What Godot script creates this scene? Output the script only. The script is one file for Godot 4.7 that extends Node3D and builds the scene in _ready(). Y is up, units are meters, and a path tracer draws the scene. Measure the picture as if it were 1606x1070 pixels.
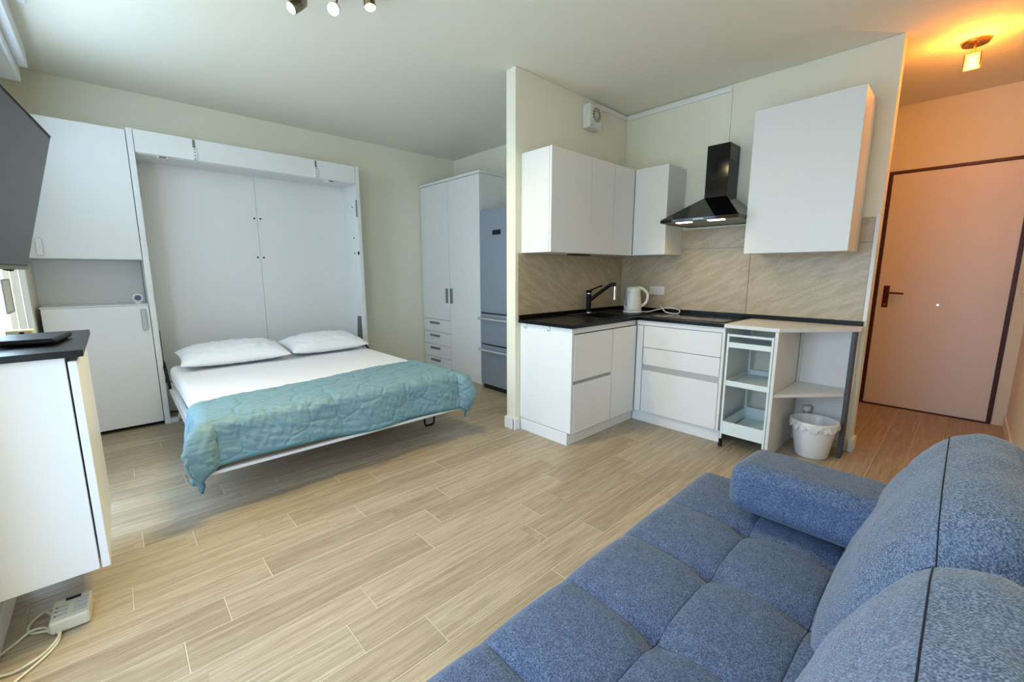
extends Node3D
# A studio flat: wall bed, corner kitchen and a blue sofa, seen from above the sofa. Metres, y up; the camera stands at x = 0, z = 0.

var M := {}
var used := {}
var V: PackedVector3Array
var N: PackedVector3Array
var U: PackedVector2Array
var I: PackedInt32Array

func _ready() -> void:
	# ---- camera, sky, daylight, exposure
	var cam := Camera3D.new()
	cam.name = "camera"
	add_child(cam)
	var yaw := deg_to_rad(46.894)
	var pitch := deg_to_rad(-9.228)
	var fw := Vector3(cos(yaw) * cos(pitch), sin(pitch), -sin(yaw) * cos(pitch))
	var rt := Vector3(sin(yaw), 0, cos(yaw))
	cam.transform = Transform3D(Basis(rt, rt.cross(fw), -fw), Vector3(0, 1.26, 0))
	cam.fov = 77.49
	cam.near = 0.05
	cam.current = true
	var we := WorldEnvironment.new()
	we.name = "world"
	var env := Environment.new()
	env.background_mode = Environment.BG_SKY
	var sky := Sky.new()
	var sm := ProceduralSkyMaterial.new()
	sm.sky_top_color = Color(0.45, 0.62, 0.90)
	sm.sky_horizon_color = Color(0.85, 0.90, 0.97)
	sm.ground_bottom_color = Color(0.42, 0.43, 0.40)
	sm.ground_horizon_color = Color(0.62, 0.64, 0.62)
	sky.sky_material = sm
	env.sky = sky
	env.background_energy_multiplier = 2.2
	env.tonemap_mode = Environment.TONE_MAPPER_LINEAR
	env.tonemap_exposure = 1.42
	env.sdfgi_enabled = true
	env.ssao_enabled = true
	env.ssil_enabled = true
	we.environment = env
	add_child(we)
	daylight("daylight_terrace_door", Vector3(-0.50, 1.15, -0.98), Vector2(1.46, 2.2), 3.5)
	daylight("daylight_window", Vector3(-0.50, 1.25, -3.40), Vector2(1.28, 2.35), 5.8)

	materials()
	shell()
	floor_planks()
	windows()
	hall()
	wall_bed()
	bed_cabinets()
	bedding()
	wardrobe()
	fridge()
	base_cabinets()
	worktop_things()
	end_table()
	upper_cabinets()
	hood()
	wall_bits()
	tv_corner()
	ceiling_lamp()
	sofa()

func daylight(called: String, at: Vector3, size: Vector2, energy: float) -> void:
	var l := AreaLight3D.new()
	l.name = called
	l.area_size = size
	l.light_color = Color(0.74, 0.87, 1.0)
	l.light_energy = energy
	l.shadow_enabled = true
	l.area_range = 14.0
	l.position = at
	l.rotation_degrees = Vector3(-9, -90, 0)
	add_child(l)

# ------------------------------------------------------------------ helpers
func numbered(called: String) -> String:
	used[called] = used.get(called, -1) + 1
	return called if used[called] == 0 else "%s_%03d" % [called, used[called]]

func thing(called: String, at: Vector3, label: String, category: String, group := "") -> Node3D:
	var o := Node3D.new()
	o.name = numbered(called)
	o.position = at
	add_child(o)
	tag(o, label, category, group)
	return o

func tag(o: Node, label: String, category: String, group := "") -> void:
	o.set_meta("label", label)
	o.set_meta("category", category)
	if group != "":
		o.set_meta("group", group)

func put(called: String, mesh: Mesh, m: Material, parent: Node3D = null, at := Vector3.ZERO, b := Basis()) -> MeshInstance3D:
	var o := MeshInstance3D.new()
	o.mesh = mesh
	o.material_override = m
	o.transform = Transform3D(b, at)
	if parent == null:
		o.name = numbered(called)
		add_child(o)
	else:
		o.name = called
		parent.add_child(o, true)
	return o

func struct(called: String, mesh: Mesh, m: Material, at := Vector3.ZERO) -> MeshInstance3D:
	var o := put(called, mesh, m, null, at)
	o.set_meta("kind", "structure")
	return o

func origin(o: Node3D) -> Vector3:
	var p := Vector3.ZERO
	while o != null and o != self:
		p += o.position
		o = o.get_parent() as Node3D
	return p

func box(called: String, lo: Vector3, hi: Vector3, m: Material, parent: Node3D = null, bev := 0.002) -> MeshInstance3D:
	begin()
	add_box(-(hi - lo) / 2.0, (hi - lo) / 2.0, bev)
	return put(called, commit(), m, parent, (lo + hi) / 2.0 - (origin(parent) if parent else Vector3.ZERO))

func rbox(called: String, lo: Vector3, hi: Vector3, r: float, m: Material, parent: Node3D = null, n := 3) -> MeshInstance3D:
	begin()
	add_round_box(-(hi - lo) / 2.0, (hi - lo) / 2.0, r, n)
	return put(called, commit(), m, parent, (lo + hi) / 2.0 - (origin(parent) if parent else Vector3.ZERO))

func tube(called: String, pts: Array, r: float, m: Material, parent: Node3D = null, seg := 8, smooth := 0) -> MeshInstance3D:
	var o := origin(parent) if parent else Vector3.ZERO
	var c: Vector3 = pts[0]
	begin()
	var moved := []
	for p in (spline(pts, smooth) if smooth else pts):
		moved.append(p - c)
	add_tube(moved, r, seg)
	return put(called, commit(), m, parent, c - o)

func lathe(called: String, base: Vector3, prof: Array, m: Material, parent: Node3D = null, seg := 32, b := Basis()) -> MeshInstance3D:
	begin()
	add_lathe(prof, seg)
	return put(called, commit(), m, parent, base - (origin(parent) if parent else Vector3.ZERO), b)

func begin() -> void:
	V = PackedVector3Array()
	N = PackedVector3Array()
	U = PackedVector2Array()
	I = PackedInt32Array()

func vert(p: Vector3, n: Vector3, uv := Vector2.ZERO) -> int:
	V.append(p)
	N.append(n)
	U.append(uv)
	return V.size() - 1

func tri(a: int, b: int, c: int) -> void:
	var k := (V[b] - V[a]).cross(V[c] - V[a])
	I.append(a)
	if k.dot(N[a] + N[b] + N[c]) > 0.0:
		I.append(c)
		I.append(b)
	else:
		I.append(b)
		I.append(c)

func quad(a: int, b: int, c: int, d: int) -> void:
	tri(a, b, c)
	tri(a, c, d)

func commit() -> ArrayMesh:
	var a := []
	a.resize(Mesh.ARRAY_MAX)
	a[Mesh.ARRAY_VERTEX] = V
	a[Mesh.ARRAY_NORMAL] = N
	a[Mesh.ARRAY_TEX_UV] = U
	a[Mesh.ARRAY_INDEX] = I
	var m := ArrayMesh.new()
	m.add_surface_from_arrays(Mesh.PRIMITIVE_TRIANGLES, a)
	return m

func add_box(lo: Vector3, hi: Vector3, bev := 0.002, uvo := Vector2.ZERO, uvs := Vector2.ONE) -> void:
	var c := (lo + hi) / 2.0
	var h := (hi - lo) / 2.0
	var b := minf(bev, minf(h.x, minf(h.y, h.z)) * 0.45)
	var id := {}
	for s in 8:
		var sg := Vector3(1 if s & 1 else -1, 1 if s & 2 else -1, 1 if s & 4 else -1)
		for a in 3:
			var q := h - Vector3(b, b, b)
			q[a] = h[a]
			var n := Vector3.ZERO
			n[a] = sg[a]
			var p := q * sg
			var uv := Vector2(p.x, p.z) if a == 1 else (Vector2(p.z, p.y) if a == 0 else Vector2(p.x, p.y))
			id[s * 3 + a] = vert(c + p, n, uv * uvs + uvo)
	for a in 3:
		var e := 1 << ((a + 1) % 3)
		var f := 1 << ((a + 2) % 3)
		for s in [0, 1 << a]:
			quad(id[s * 3 + a], id[(s | e) * 3 + a], id[(s | e | f) * 3 + a], id[(s | f) * 3 + a])
		var a1 := (a + 1) % 3
		var a2 := (a + 2) % 3
		for k in 4:
			var s: int = (e if k & 1 else 0) | (f if k & 2 else 0)
			var t: int = s | (1 << a)
			quad(id[s * 3 + a1], id[t * 3 + a1], id[t * 3 + a2], id[s * 3 + a2])
	for s in 8:
		tri(id[s * 3], id[s * 3 + 1], id[s * 3 + 2])

func add_round_box(lo: Vector3, hi: Vector3, r: float, n := 3) -> void:
	var c := (lo + hi) / 2.0
	var h := (hi - lo) / 2.0
	r = minf(r, minf(h.x, minf(h.y, h.z)) * 0.98)
	for a in 3:
		var b := (a + 1) % 3
		var d := (a + 2) % 3
		var cb := round_steps(h[b], r, n)
		var cd := round_steps(h[d], r, n)
		for sg in [-1.0, 1.0]:
			var first := V.size()
			for x in cb:
				for y in cd:
					var p := Vector3.ZERO
					p[a] = sg * h[a]
					p[b] = x
					p[d] = y
					var q := p.clamp(Vector3(r, r, r) - h, h - Vector3(r, r, r))
					var k := (p - q).normalized()
					vert(c + q + k * r, k, Vector2(x, y))
			for i in cb.size() - 1:
				for j in cd.size() - 1:
					var o := first + i * cd.size() + j
					quad(o, o + 1, o + cd.size() + 1, o + cd.size())

func round_steps(h: float, r: float, n: int) -> Array:
	var o := []
	for k in n + 1:
		o.append(-h + r - r * tan((1.0 - float(k) / n) * PI / 4.0))
	for k in n + 1:
		o.append(h - r + r * tan(float(k) / n * PI / 4.0))
	return o

func spline(pts: Array, sub: int) -> Array:
	var o := []
	for i in pts.size() - 1:
		var a: Vector3 = pts[maxi(i - 1, 0)]
		var b: Vector3 = pts[i]
		var c: Vector3 = pts[i + 1]
		var d: Vector3 = pts[mini(i + 2, pts.size() - 1)]
		for k in sub:
			o.append(b.cubic_interpolate(c, a, d, float(k) / sub))
	o.append(pts[-1])
	return o

func add_tube(pts: Array, r, seg := 8) -> void:
	var rows := []
	var up := Vector3.UP
	for i in pts.size():
		var d: Vector3 = (pts[mini(i + 1, pts.size() - 1)] - pts[maxi(i - 1, 0)]).normalized()
		if i == 0:
			up = Vector3.UP if absf(d.y) < 0.9 else Vector3.RIGHT
		var s := d.cross(up).normalized()
		up = s.cross(d).normalized()
		var rr: float = r[i] if r is Array else r
		var row := []
		for k in seg:
			var n := s * cos(TAU * k / seg) + up * sin(TAU * k / seg)
			row.append(vert(pts[i] + n * rr, n, Vector2(float(k) / seg, i)))
		rows.append(row)
	for i in rows.size() - 1:
		for k in seg:
			quad(rows[i][k], rows[i][(k + 1) % seg], rows[i + 1][(k + 1) % seg], rows[i + 1][k])
	for e in [0, rows.size() - 1]:
		var d: Vector3 = (pts[0] - pts[1]).normalized() if e == 0 else (pts[-1] - pts[-2]).normalized()
		var c := vert(pts[e], d)
		var ring := []
		for k in seg:
			ring.append(vert(V[rows[e][k]], d))
		for k in seg:
			tri(c, ring[k], ring[(k + 1) % seg])

func add_lathe(prof: Array, seg := 32) -> void:
	# prof: Vector2(radius, height) from one end to the other, the outside on the right when going up
	var rows := []
	for i in prof.size():
		for half in 2:
			if (i == 0 and half == 0) or (i == prof.size() - 1 and half == 1):
				continue
			var d: Vector2 = prof[i] - prof[i - 1] if half == 0 else prof[i + 1] - prof[i]
			var n2 := Vector2(d.y, -d.x).normalized()
			# smooth where the bend is gentle
			if i > 0 and i < prof.size() - 1:
				var d2: Vector2 = prof[i + 1] - prof[i] if half == 0 else prof[i] - prof[i - 1]
				var m2 := Vector2(d2.y, -d2.x).normalized()
				if n2.dot(m2) > 0.6:
					n2 = (n2 + m2).normalized()
			var row := []
			for k in seg:
				var a := TAU * k / seg
				row.append(vert(Vector3(prof[i].x * cos(a), prof[i].y, prof[i].x * sin(a)), Vector3(n2.x * cos(a), n2.y, n2.x * sin(a)), Vector2(float(k) / seg, prof[i].y)))
			rows.append(row)
	for i in range(0, rows.size() - 1, 2):
		for k in seg:
			quad(rows[i][k], rows[i][(k + 1) % seg], rows[i + 1][(k + 1) % seg], rows[i + 1][k])

# a grid of points, normals averaged over touching faces and welded where points coincide
func sheet(nu: int, nv: int, f: Callable, flip := false, uvf := Vector2.ONE) -> void:
	var p := PackedVector3Array()
	for i in nu + 1:
		for j in nv + 1:
			p.append(f.call(float(i) / nu, float(j) / nv))
	sheet_points(p, nu, nv, flip, uvf)

func sheet_points(p: PackedVector3Array, nu: int, nv: int, flip := false, uvf := Vector2.ONE) -> void:
	var acc := PackedVector3Array()
	acc.resize(p.size())
	var w := nv + 1
	for i in nu:
		for j in nv:
			var a := i * w + j
			var d1 := p[a + w + 1] - p[a]
			var d2 := p[a + 1] - p[a + w]
			var k := d1.cross(d2) * (-1.0 if flip else 1.0)
			for q in [a, a + 1, a + w, a + w + 1]:
				acc[q] += k
	var weld := {}
	for i in nu + 1:
		for j in nv + 1:
			if i == 0 or j == 0 or i == nu or j == nv:
				var key := Vector3i((p[i * w + j] * 20000.0).round())
				weld[key] = weld.get(key, Vector3.ZERO) + acc[i * w + j]
	for i in nu + 1:
		for j in nv + 1:
			var n := acc[i * w + j]
			if i == 0 or j == 0 or i == nu or j == nv:
				n = weld[Vector3i((p[i * w + j] * 20000.0).round())]
			acc[i * w + j] = n.normalized()
	var first := V.size()
	for i in nu + 1:
		for j in nv + 1:
			vert(p[i * w + j], acc[i * w + j], Vector2(float(i) / nu, float(j) / nv) * uvf)
	for i in nu:
		for j in nv:
			var a := first + i * w + j
			for t in [[a, a + 1, a + w + 1], [a, a + w + 1, a + w]]:
				I.append(t[0])
				I.append(t[2] if flip else t[1])
				I.append(t[1] if flip else t[2])

# an outline (x, z) pushed up between two heights
func add_slab(outline: Array, y0: float, y1: float) -> void:
	var poly := PackedVector2Array(outline)
	var idx := Geometry2D.triangulate_polygon(poly)
	for y in [y0, y1]:
		var first := V.size()
		for q in poly:
			vert(Vector3(q.x, y, q.y), Vector3(0, 1 if y == y1 else -1, 0), q)
		for k in range(0, idx.size(), 3):
			tri(first + idx[k], first + idx[k + 1], first + idx[k + 2])
	var turn := 1.0 if Geometry2D.is_polygon_clockwise(poly) else -1.0
	for k in poly.size():
		var a := poly[k]
		var b := poly[(k + 1) % poly.size()]
		var d := (b - a).normalized() * turn
		var n := Vector3(-d.y, 0, d.x)
		quad(vert(Vector3(a.x, y0, a.y), n), vert(Vector3(b.x, y0, b.y), n), vert(Vector3(b.x, y1, b.y), n), vert(Vector3(a.x, y1, a.y), n))

func boxes(list: Array, bev := 0.002) -> ArrayMesh:
	begin()
	for b in list:
		add_box(b[0], b[1], bev)
	return commit()

func v3(x: float, y: float, z: float) -> Vector3:
	return Vector3(x, y, z)

# ------------------------------------------------------------------ materials
func mat(called: String, c: Color, rough := 0.5, metal := 0.0, spec := 0.5) -> StandardMaterial3D:
	var m := StandardMaterial3D.new()
	m.resource_name = called
	m.albedo_color = c
	m.roughness = rough
	m.metallic = metal
	m.metallic_specular = spec
	M[called] = m
	return m

func noise(kind: int, freq: float, seed_: int, oct := 4) -> FastNoiseLite:
	var n := FastNoiseLite.new()
	n.noise_type = kind
	n.frequency = freq
	n.seed = seed_
	n.fractal_octaves = oct
	return n

func picture(w: int, h: int, f: Callable) -> ImageTexture:
	var d := PackedByteArray()
	d.resize(w * h * 3)
	var k := 0
	for y in h:
		for x in w:
			var c: Color = f.call(x, y)
			d[k] = clampi(int(c.r * 255.0), 0, 255)
			d[k + 1] = clampi(int(c.g * 255.0), 0, 255)
			d[k + 2] = clampi(int(c.b * 255.0), 0, 255)
			k += 3
	return ImageTexture.create_from_image(Image.create_from_data(w, h, false, Image.FORMAT_RGB8, d))

func tri_map(m: StandardMaterial3D, t: Texture2D, scale: float, bump := 0.0, bt: Texture2D = null) -> void:
	m.albedo_texture = t
	m.uv1_triplanar = true
	m.uv1_scale = Vector3(scale, scale, scale)
	m.uv1_triplanar_sharpness = 6.0
	if bump != 0.0:
		m.heightmap_enabled = true
		m.heightmap_texture = bt if bt else t
		m.heightmap_scale = bump

func materials() -> void:
	mat("wall_paint", Color(0.92, 0.905, 0.83), 0.85, 0, 0.3)
	mat("ceiling_paint", Color(0.93, 0.915, 0.85), 0.9, 0, 0.3)
	mat("white_laminate", Color(0.89, 0.89, 0.88), 0.38)
	mat("white_satin", Color(0.92, 0.92, 0.91), 0.30)
	mat("white_trim", Color(0.92, 0.92, 0.91), 0.45)
	mat("shadow_gap", Color(0.10, 0.10, 0.10), 0.8)
	mat("grey_profile", Color(0.72, 0.73, 0.73), 0.4, 0.2)
	mat("handle_metal", Color(0.55, 0.55, 0.55), 0.35, 0.8)
	mat("chrome", Color(0.85, 0.85, 0.85), 0.12, 1.0)
	mat("nickel", Color(0.62, 0.58, 0.52), 0.25, 1.0)
	mat("brass", Color(0.72, 0.55, 0.32), 0.28, 1.0)
	mat("fridge_steel", Color(0.58, 0.62, 0.67), 0.40, 0.4)
	mat("fridge_dark", Color(0.07, 0.08, 0.09), 0.5)
	mat("black_gloss", Color(0.01, 0.01, 0.011), 0.08, 0, 0.38)
	mat("black_plastic", Color(0.022, 0.022, 0.024), 0.42, 0, 0.32)
	mat("black_rubber", Color(0.03, 0.03, 0.03), 0.7)
	mat("screen_glass", Color(0.012, 0.013, 0.014), 0.2, 0, 0.38)
	mat("sink_composite", Color(0.02, 0.02, 0.022), 0.4)
	mat("hob_glass", Color(0.02, 0.02, 0.022), 0.06)
	mat("hob_print", Color(0.35, 0.35, 0.36), 0.3)
	mat("white_plastic", Color(0.88, 0.88, 0.86), 0.3)
	mat("cream_plastic", Color(0.84, 0.82, 0.74), 0.4)
	mat("socket_hole", Color(0.25, 0.25, 0.23), 0.6)
	mat("window_frame", Color(0.90, 0.90, 0.89), 0.35)
	mat("door_paint", Color(0.90, 0.87, 0.84), 0.45)
	mat("door_frame", Color(0.27, 0.02, 0.05), 0.4)
	mat("door_handle", Color(0.30, 0.06, 0.03), 0.3, 0.3)
	mat("charcoal_panel", Color(0.27, 0.28, 0.31), 0.5)
	mat("cart_paint", Color(0.89, 0.93, 0.92), 0.4)
	mat("olive_metal", Color(0.42, 0.42, 0.38), 0.4, 0.6)
	mat("mattress_base", Color(0.45, 0.36, 0.27), 0.8)
	mat("grout", Color(0.80, 0.75, 0.66), 0.9)
	mat("quilt_hem", Color(0.25, 0.46, 0.50), 0.7)
	mat("sofa_seam", Color(0.07, 0.10, 0.16), 0.9)
	mat("lens_purple", Color(0.38, 0.36, 0.50), 0.3)
	mat("hole_black", Color(0.05, 0.05, 0.05), 0.6)
	mat("filter_metal", Color(0.55, 0.54, 0.50), 0.35, 0.7)
	mat("kettle_plastic", Color(0.85, 0.86, 0.83), 0.28)
	mat("smoke_window", Color(0.55, 0.58, 0.60), 0.2)
	mat("bin_plastic", Color(0.93, 0.93, 0.93), 0.35)
	var pane := mat("window_glass", Color(1, 1, 1, 0.06), 0.02)
	pane.transparency = BaseMaterial3D.TRANSPARENCY_ALPHA
	var blind := mat("blind_cloth", Color(0.93, 0.93, 0.92), 0.8)
	blind.backlight_enabled = true
	blind.backlight = Color(0.5, 0.5, 0.49)
	var bag := mat("bag_film", Color(0.92, 0.93, 0.93), 0.25)
	bag.backlight_enabled = true
	bag.backlight = Color(0.5, 0.5, 0.5)
	var sheetm := mat("bed_linen", Color(0.93, 0.93, 0.94), 0.85)
	sheetm.rim_enabled = true
	sheetm.rim = 0.2
	for g in [["bulb_warm", Color(1.0, 0.93, 0.78), 9.0], ["bulb_hall", Color(1.0, 0.80, 0.36), 8.0], ["bulb_hood", Color(1.0, 0.90, 0.70), 6.0]]:
		var m := mat(g[0], g[1], 0.4)
		m.emission_enabled = true
		m.emission = g[1]
		m.emission_energy_multiplier = g[2]
	var crystal := mat("crystal", Color(1.0, 0.93, 0.60, 0.2), 0.08)
	crystal.transparency = BaseMaterial3D.TRANSPARENCY_ALPHA
	# oak-look porcelain: long streaks along the plank
	var n1 := noise(FastNoiseLite.TYPE_SIMPLEX, 1.0, 11, 4)
	var n2 := noise(FastNoiseLite.TYPE_SIMPLEX, 1.0, 29, 3)
	var n3 := noise(FastNoiseLite.TYPE_SIMPLEX, 1.0, 47, 2)
	var wood := picture(1024, 512, func(x: int, y: int) -> Color:
		var wx := x * 0.0020
		var warp := n3.get_noise_2d(x * 0.002, y * 0.004) * 3.5
		var a := n1.get_noise_2d(wx, (y + warp) * 0.05)
		var b := n2.get_noise_2d(wx * 4.0, (y + warp) * 0.28)
		var t := clampf(0.5 + a * 0.42 + b * 0.40, 0.0, 1.0)
		var c := Color(0.60, 0.54, 0.45).lerp(Color(0.735, 0.68, 0.595), t)
		var line := n2.get_noise_2d(wx * 1.6 + 50.0, (y + warp * 1.4) * 0.11)
		if line > 0.28:
			c = c.lerp(Color(0.52, 0.455, 0.375), minf((line - 0.28) * 1.3, 0.35))
		return c)
	for k in 4:
		var tone: Color = [Color(1.0, 1.0, 1.0), Color(0.955, 0.95, 0.93), Color(0.985, 0.99, 0.985), Color(0.93, 0.925, 0.91)][k]
		var m := mat("plank_%d" % k, tone, 0.42, 0, 0.5)
		m.albedo_texture = wood
	# veined beige stone tile
	var n4 := noise(FastNoiseLite.TYPE_SIMPLEX, 1.0, 5, 5)
	var stone := picture(768, 768, func(x: int, y: int) -> Color:
		var u := (x * 0.88 + y * 0.47)
		var v := (-x * 0.47 + y * 0.88)
		var wv := n3.get_noise_2d(x * 0.004, y * 0.004) * 9.0
		var a := n4.get_noise_2d(u * 0.004, (v + wv) * 0.022)
		var b := n1.get_noise_2d(x * 0.05, y * 0.05)
		var c := Color(0.68, 0.615, 0.50).lerp(Color(0.755, 0.695, 0.585), clampf(0.5 + a * 0.7 + b * 0.3, 0, 1))
		var vein := absf(n2.get_noise_2d(u * 0.004 + 9.0, (v + wv) * 0.03))
		if vein < 0.03 and a > 0.0:
			c = c.lerp(Color(0.88, 0.83, 0.73), (0.03 - vein) * 12.0)
		return c)
	var st := mat("stone_tile", Color.WHITE, 0.35)
	tri_map(st, stone, 1.0)
	st.uv1_world_triplanar = true
	# black granite with pale specks
	var rng := RandomNumberGenerator.new()
	rng.seed = 4
	var gran := picture(256, 256, func(_x: int, _y: int) -> Color:
		var r := rng.randf()
		var g := 0.05 + rng.randf() * 0.05
		if r > 0.985:
			g = 0.34
		return Color(g, g, g * 1.03))
	tri_map(mat("granite", Color(0.8, 0.8, 0.8), 0.36, 0, 0.38), gran, 3.0)
	tri_map(mat("worktop_black", Color(0.42, 0.41, 0.40), 0.3, 0, 0.35), gran, 3.0)
	# woven blue-grey melange and coarse knit
	var weave := picture(256, 256, func(x: int, y: int) -> Color:
		var t := rng.randf()
		var s := 0.5 + (t - 0.5) * 0.85
		s += n1.get_noise_2d(x * 0.03, y * 0.03) * 0.08
		return Color(0.165, 0.215, 0.31).lerp(Color(0.45, 0.515, 0.625), clampf(s, 0.0, 1.0)))
	var fab := mat("sofa_weave", Color.WHITE, 0.95, 0, 0.2)
	tri_map(fab, weave, 2.1, 0.05)
	fab.rim_enabled = true
	fab.rim = 0.35
	var knit := picture(512, 512, func(x: int, y: int) -> Color:
		var t := rng.randf()
		var s := 0.48 + 0.30 * sin(x * TAU / 4.0) * sin(y * TAU / 4.0) * 0.6 + (t - 0.5) * 0.95
		return Color(0.19, 0.24, 0.33).lerp(Color(0.53, 0.595, 0.69), clampf(s, 0.0, 1.0)))
	var kn := mat("sofa_knit", Color.WHITE, 0.95, 0, 0.2)
	tri_map(kn, knit, 1.25, 0.055)
	kn.rim_enabled = true
	kn.rim = 0.4
	var q := mat("quilt_cloth", Color(0.44, 0.575, 0.615), 0.5, 0, 0.45)
	q.rim_enabled = true
	q.rim = 0.5

# ------------------------------------------------------------------ shell
const WX := -0.415      # inner face of the window wall
const BZ := -4.83       # bed wall
const SZ := 0.33        # sofa wall
const KX := 3.70        # kitchen wall
const DX := 5.26        # entrance door wall
const H := 2.70

func shell() -> void:
	struct("ceiling", boxes([[v3(WX - 0.3, H, BZ - 0.2), v3(DX + 0.2, H + 0.2, SZ + 0.2)]], 0.0), M.ceiling_paint)
	struct("wall_back", boxes([[v3(WX - 0.3, 0, BZ - 0.2), v3(DX + 0.2, H, BZ)]], 0.0), M.wall_paint)
	struct("wall_right", boxes([[v3(WX - 0.3, 0, SZ), v3(DX + 0.2, H, SZ + 0.2)]], 0.0), M.wall_paint)
	# window wall with two openings
	var o := [[v3(WX - 0.3, 0, BZ), v3(WX, H, -4.10)], [v3(WX - 0.3, 0, -2.75), v3(WX, H, -1.75)], [v3(WX - 0.3, 0, -0.22), v3(WX, H, SZ)],
		[v3(WX - 0.3, 2.46, -4.10), v3(WX, H, -2.75)], [v3(WX - 0.3, 2.30, -1.75), v3(WX, H, -0.22)]]
	struct("wall_left", boxes(o, 0.0), M.wall_paint)
	struct("wall_alcove", boxes([[v3(3.47, 0, BZ), v3(3.60, H, -2.475)]], 0.0), M.wall_paint)
	struct("wall_partition", boxes([[v3(2.257, 0, -2.475), v3(KX, H, -2.375)]], 0.004), M.wall_paint)
	struct("wall_kitchen", boxes([[v3(KX, 0, -2.475), v3(KX + 0.10, H, -0.445)]], 0.004), M.wall_paint)
	struct("wall_hall_end", boxes([[v3(DX, 0, -1.70), v3(DX + 0.2, H, -0.615)], [v3(DX, 0, 0.255), v3(DX + 0.2, H, SZ)], [v3(DX, 2.15, -0.615), v3(DX + 0.2, H, 0.255)]], 0.0), M.wall_paint)
	struct("wall_hall_left", boxes([[v3(KX + 0.10, 0, -1.70), v3(DX, H, -1.60)]], 0.0), M.wall_paint)
	var bh := 0.095
	struct("baseboard_partition", boxes([[v3(2.243, 0, -2.489), v3(2.257, bh, -2.375)], [v3(2.257, 0, -2.489), v3(3.46, bh, -2.475)], [v3(2.243, 0, -2.389), v3(2.300, bh, -2.361)]], 0.003), M.white_trim)
	struct("baseboard_kitchen", boxes([[v3(KX - 0.014, 0, -0.462), v3(KX + 0.114, bh, -0.431)], [v3(KX + 0.10, 0, -1.60), v3(KX + 0.114, bh, -0.445)]], 0.003), M.white_trim)
	struct("baseboard_left", boxes([[v3(WX, 0, -2.75), v3(WX + 0.013, bh, -1.75)]], 0.003), M.white_trim)
	struct("baseboard_back", boxes([[v3(2.01, 0, BZ), v3(2.93, bh, BZ + 0.013)]], 0.003), M.white_trim)
	struct("baseboard_right", boxes([[v3(2.1, 0, SZ - 0.013), v3(DX - 0.02, bh, SZ)]], 0.003), M.white_trim)

func floor_planks() -> void:
	var f := struct("floor", boxes([[v3(WX - 0.3, -0.12, BZ - 0.2), v3(DX + 0.2, -0.0018, SZ + 0.2)]], 0.0), M.grout)
	var pitch := 0.1547
	var length := 0.91
	var z0 := -1.0865
	var starts := {-1: 1.249, 0: 0.718, 1: 0.488, 2: 0.605, 3: 0.05, 4: 0.19, 5: 0.362, 6: 0.839, 7: 0.548, 8: 0.161, 9: -0.021, 10: 0.607, 11: 0.346, 12: 0.721, 13: 0.203, 15: -0.024, 18: 0.14}
	var rng := RandomNumberGenerator.new()
	rng.seed = 77
	var g := 0.0016
	for k in range(-10, 26):
		var za := z0 - pitch * (k + 1) + g
		var zb := z0 - pitch * k - g
		za = maxf(za, BZ)
		zb = minf(zb, SZ)
		if zb - za < 0.01:
			continue
		var s: float = starts.get(k, rng.randf() * length)
		var x: float = s - ceil((s - WX) / length) * length
		while x < DX:
			var xa := maxf(x + g, WX)
			var xb := minf(x + length - g, DX)
			if xb - xa > 0.01:
				begin()
				add_box(v3(-(xb - xa) / 2, -0.006, -(zb - za) / 2), v3((xb - xa) / 2, 0.006, (zb - za) / 2), 0.0018, Vector2(rng.randf(), rng.randf()), Vector2(0.55, 0.95))
				put("plank", commit(), M["plank_%d" % rng.randi_range(0, 3)], f, v3((xa + xb) / 2, -0.006, (za + zb) / 2))
			x += length

func window_unit(called: String, za: float, zb: float, y1: float, bars: Array) -> void:
	var w := Node3D.new()
	w.name = called
	w.position = v3(WX - 0.2, 0, (za + zb) / 2)
	w.set_meta("kind", "structure")
	add_child(w)
	var x0 := WX - 0.235
	var x1 := WX - 0.165
	put("frame", boxes([[v3(x0, 0, za), v3(x1, 0.07, zb)], [v3(x0, y1 - 0.07, za), v3(x1, y1, zb)], [v3(x0, 0.07, za), v3(x1, y1 - 0.07, za + 0.07)], [v3(x0, 0.07, zb - 0.07), v3(x1, y1 - 0.07, zb)]], 0.004), M.window_frame, w, -w.position)
	var edges := [za + 0.07] + bars + [zb - 0.07]
	for b in bars:
		box("mullion", v3(x0, 0.07, b - 0.045), v3(x1, y1 - 0.07, b + 0.045), M.window_frame, w, 0.004)
	for k in edges.size() - 1:
		var p := box("pane", v3(WX - 0.204, 0.07, edges[k]), v3(WX - 0.198, y1 - 0.07, edges[k + 1]), M.window_glass, w, 0.0)
		p.set_meta("label", "clear glass pane")
	struct("trim_" + called.right(1), boxes([[v3(WX - 0.3, -0.002, za), v3(WX, 0.003, zb)]], 0.001), M.white_trim)

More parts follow.
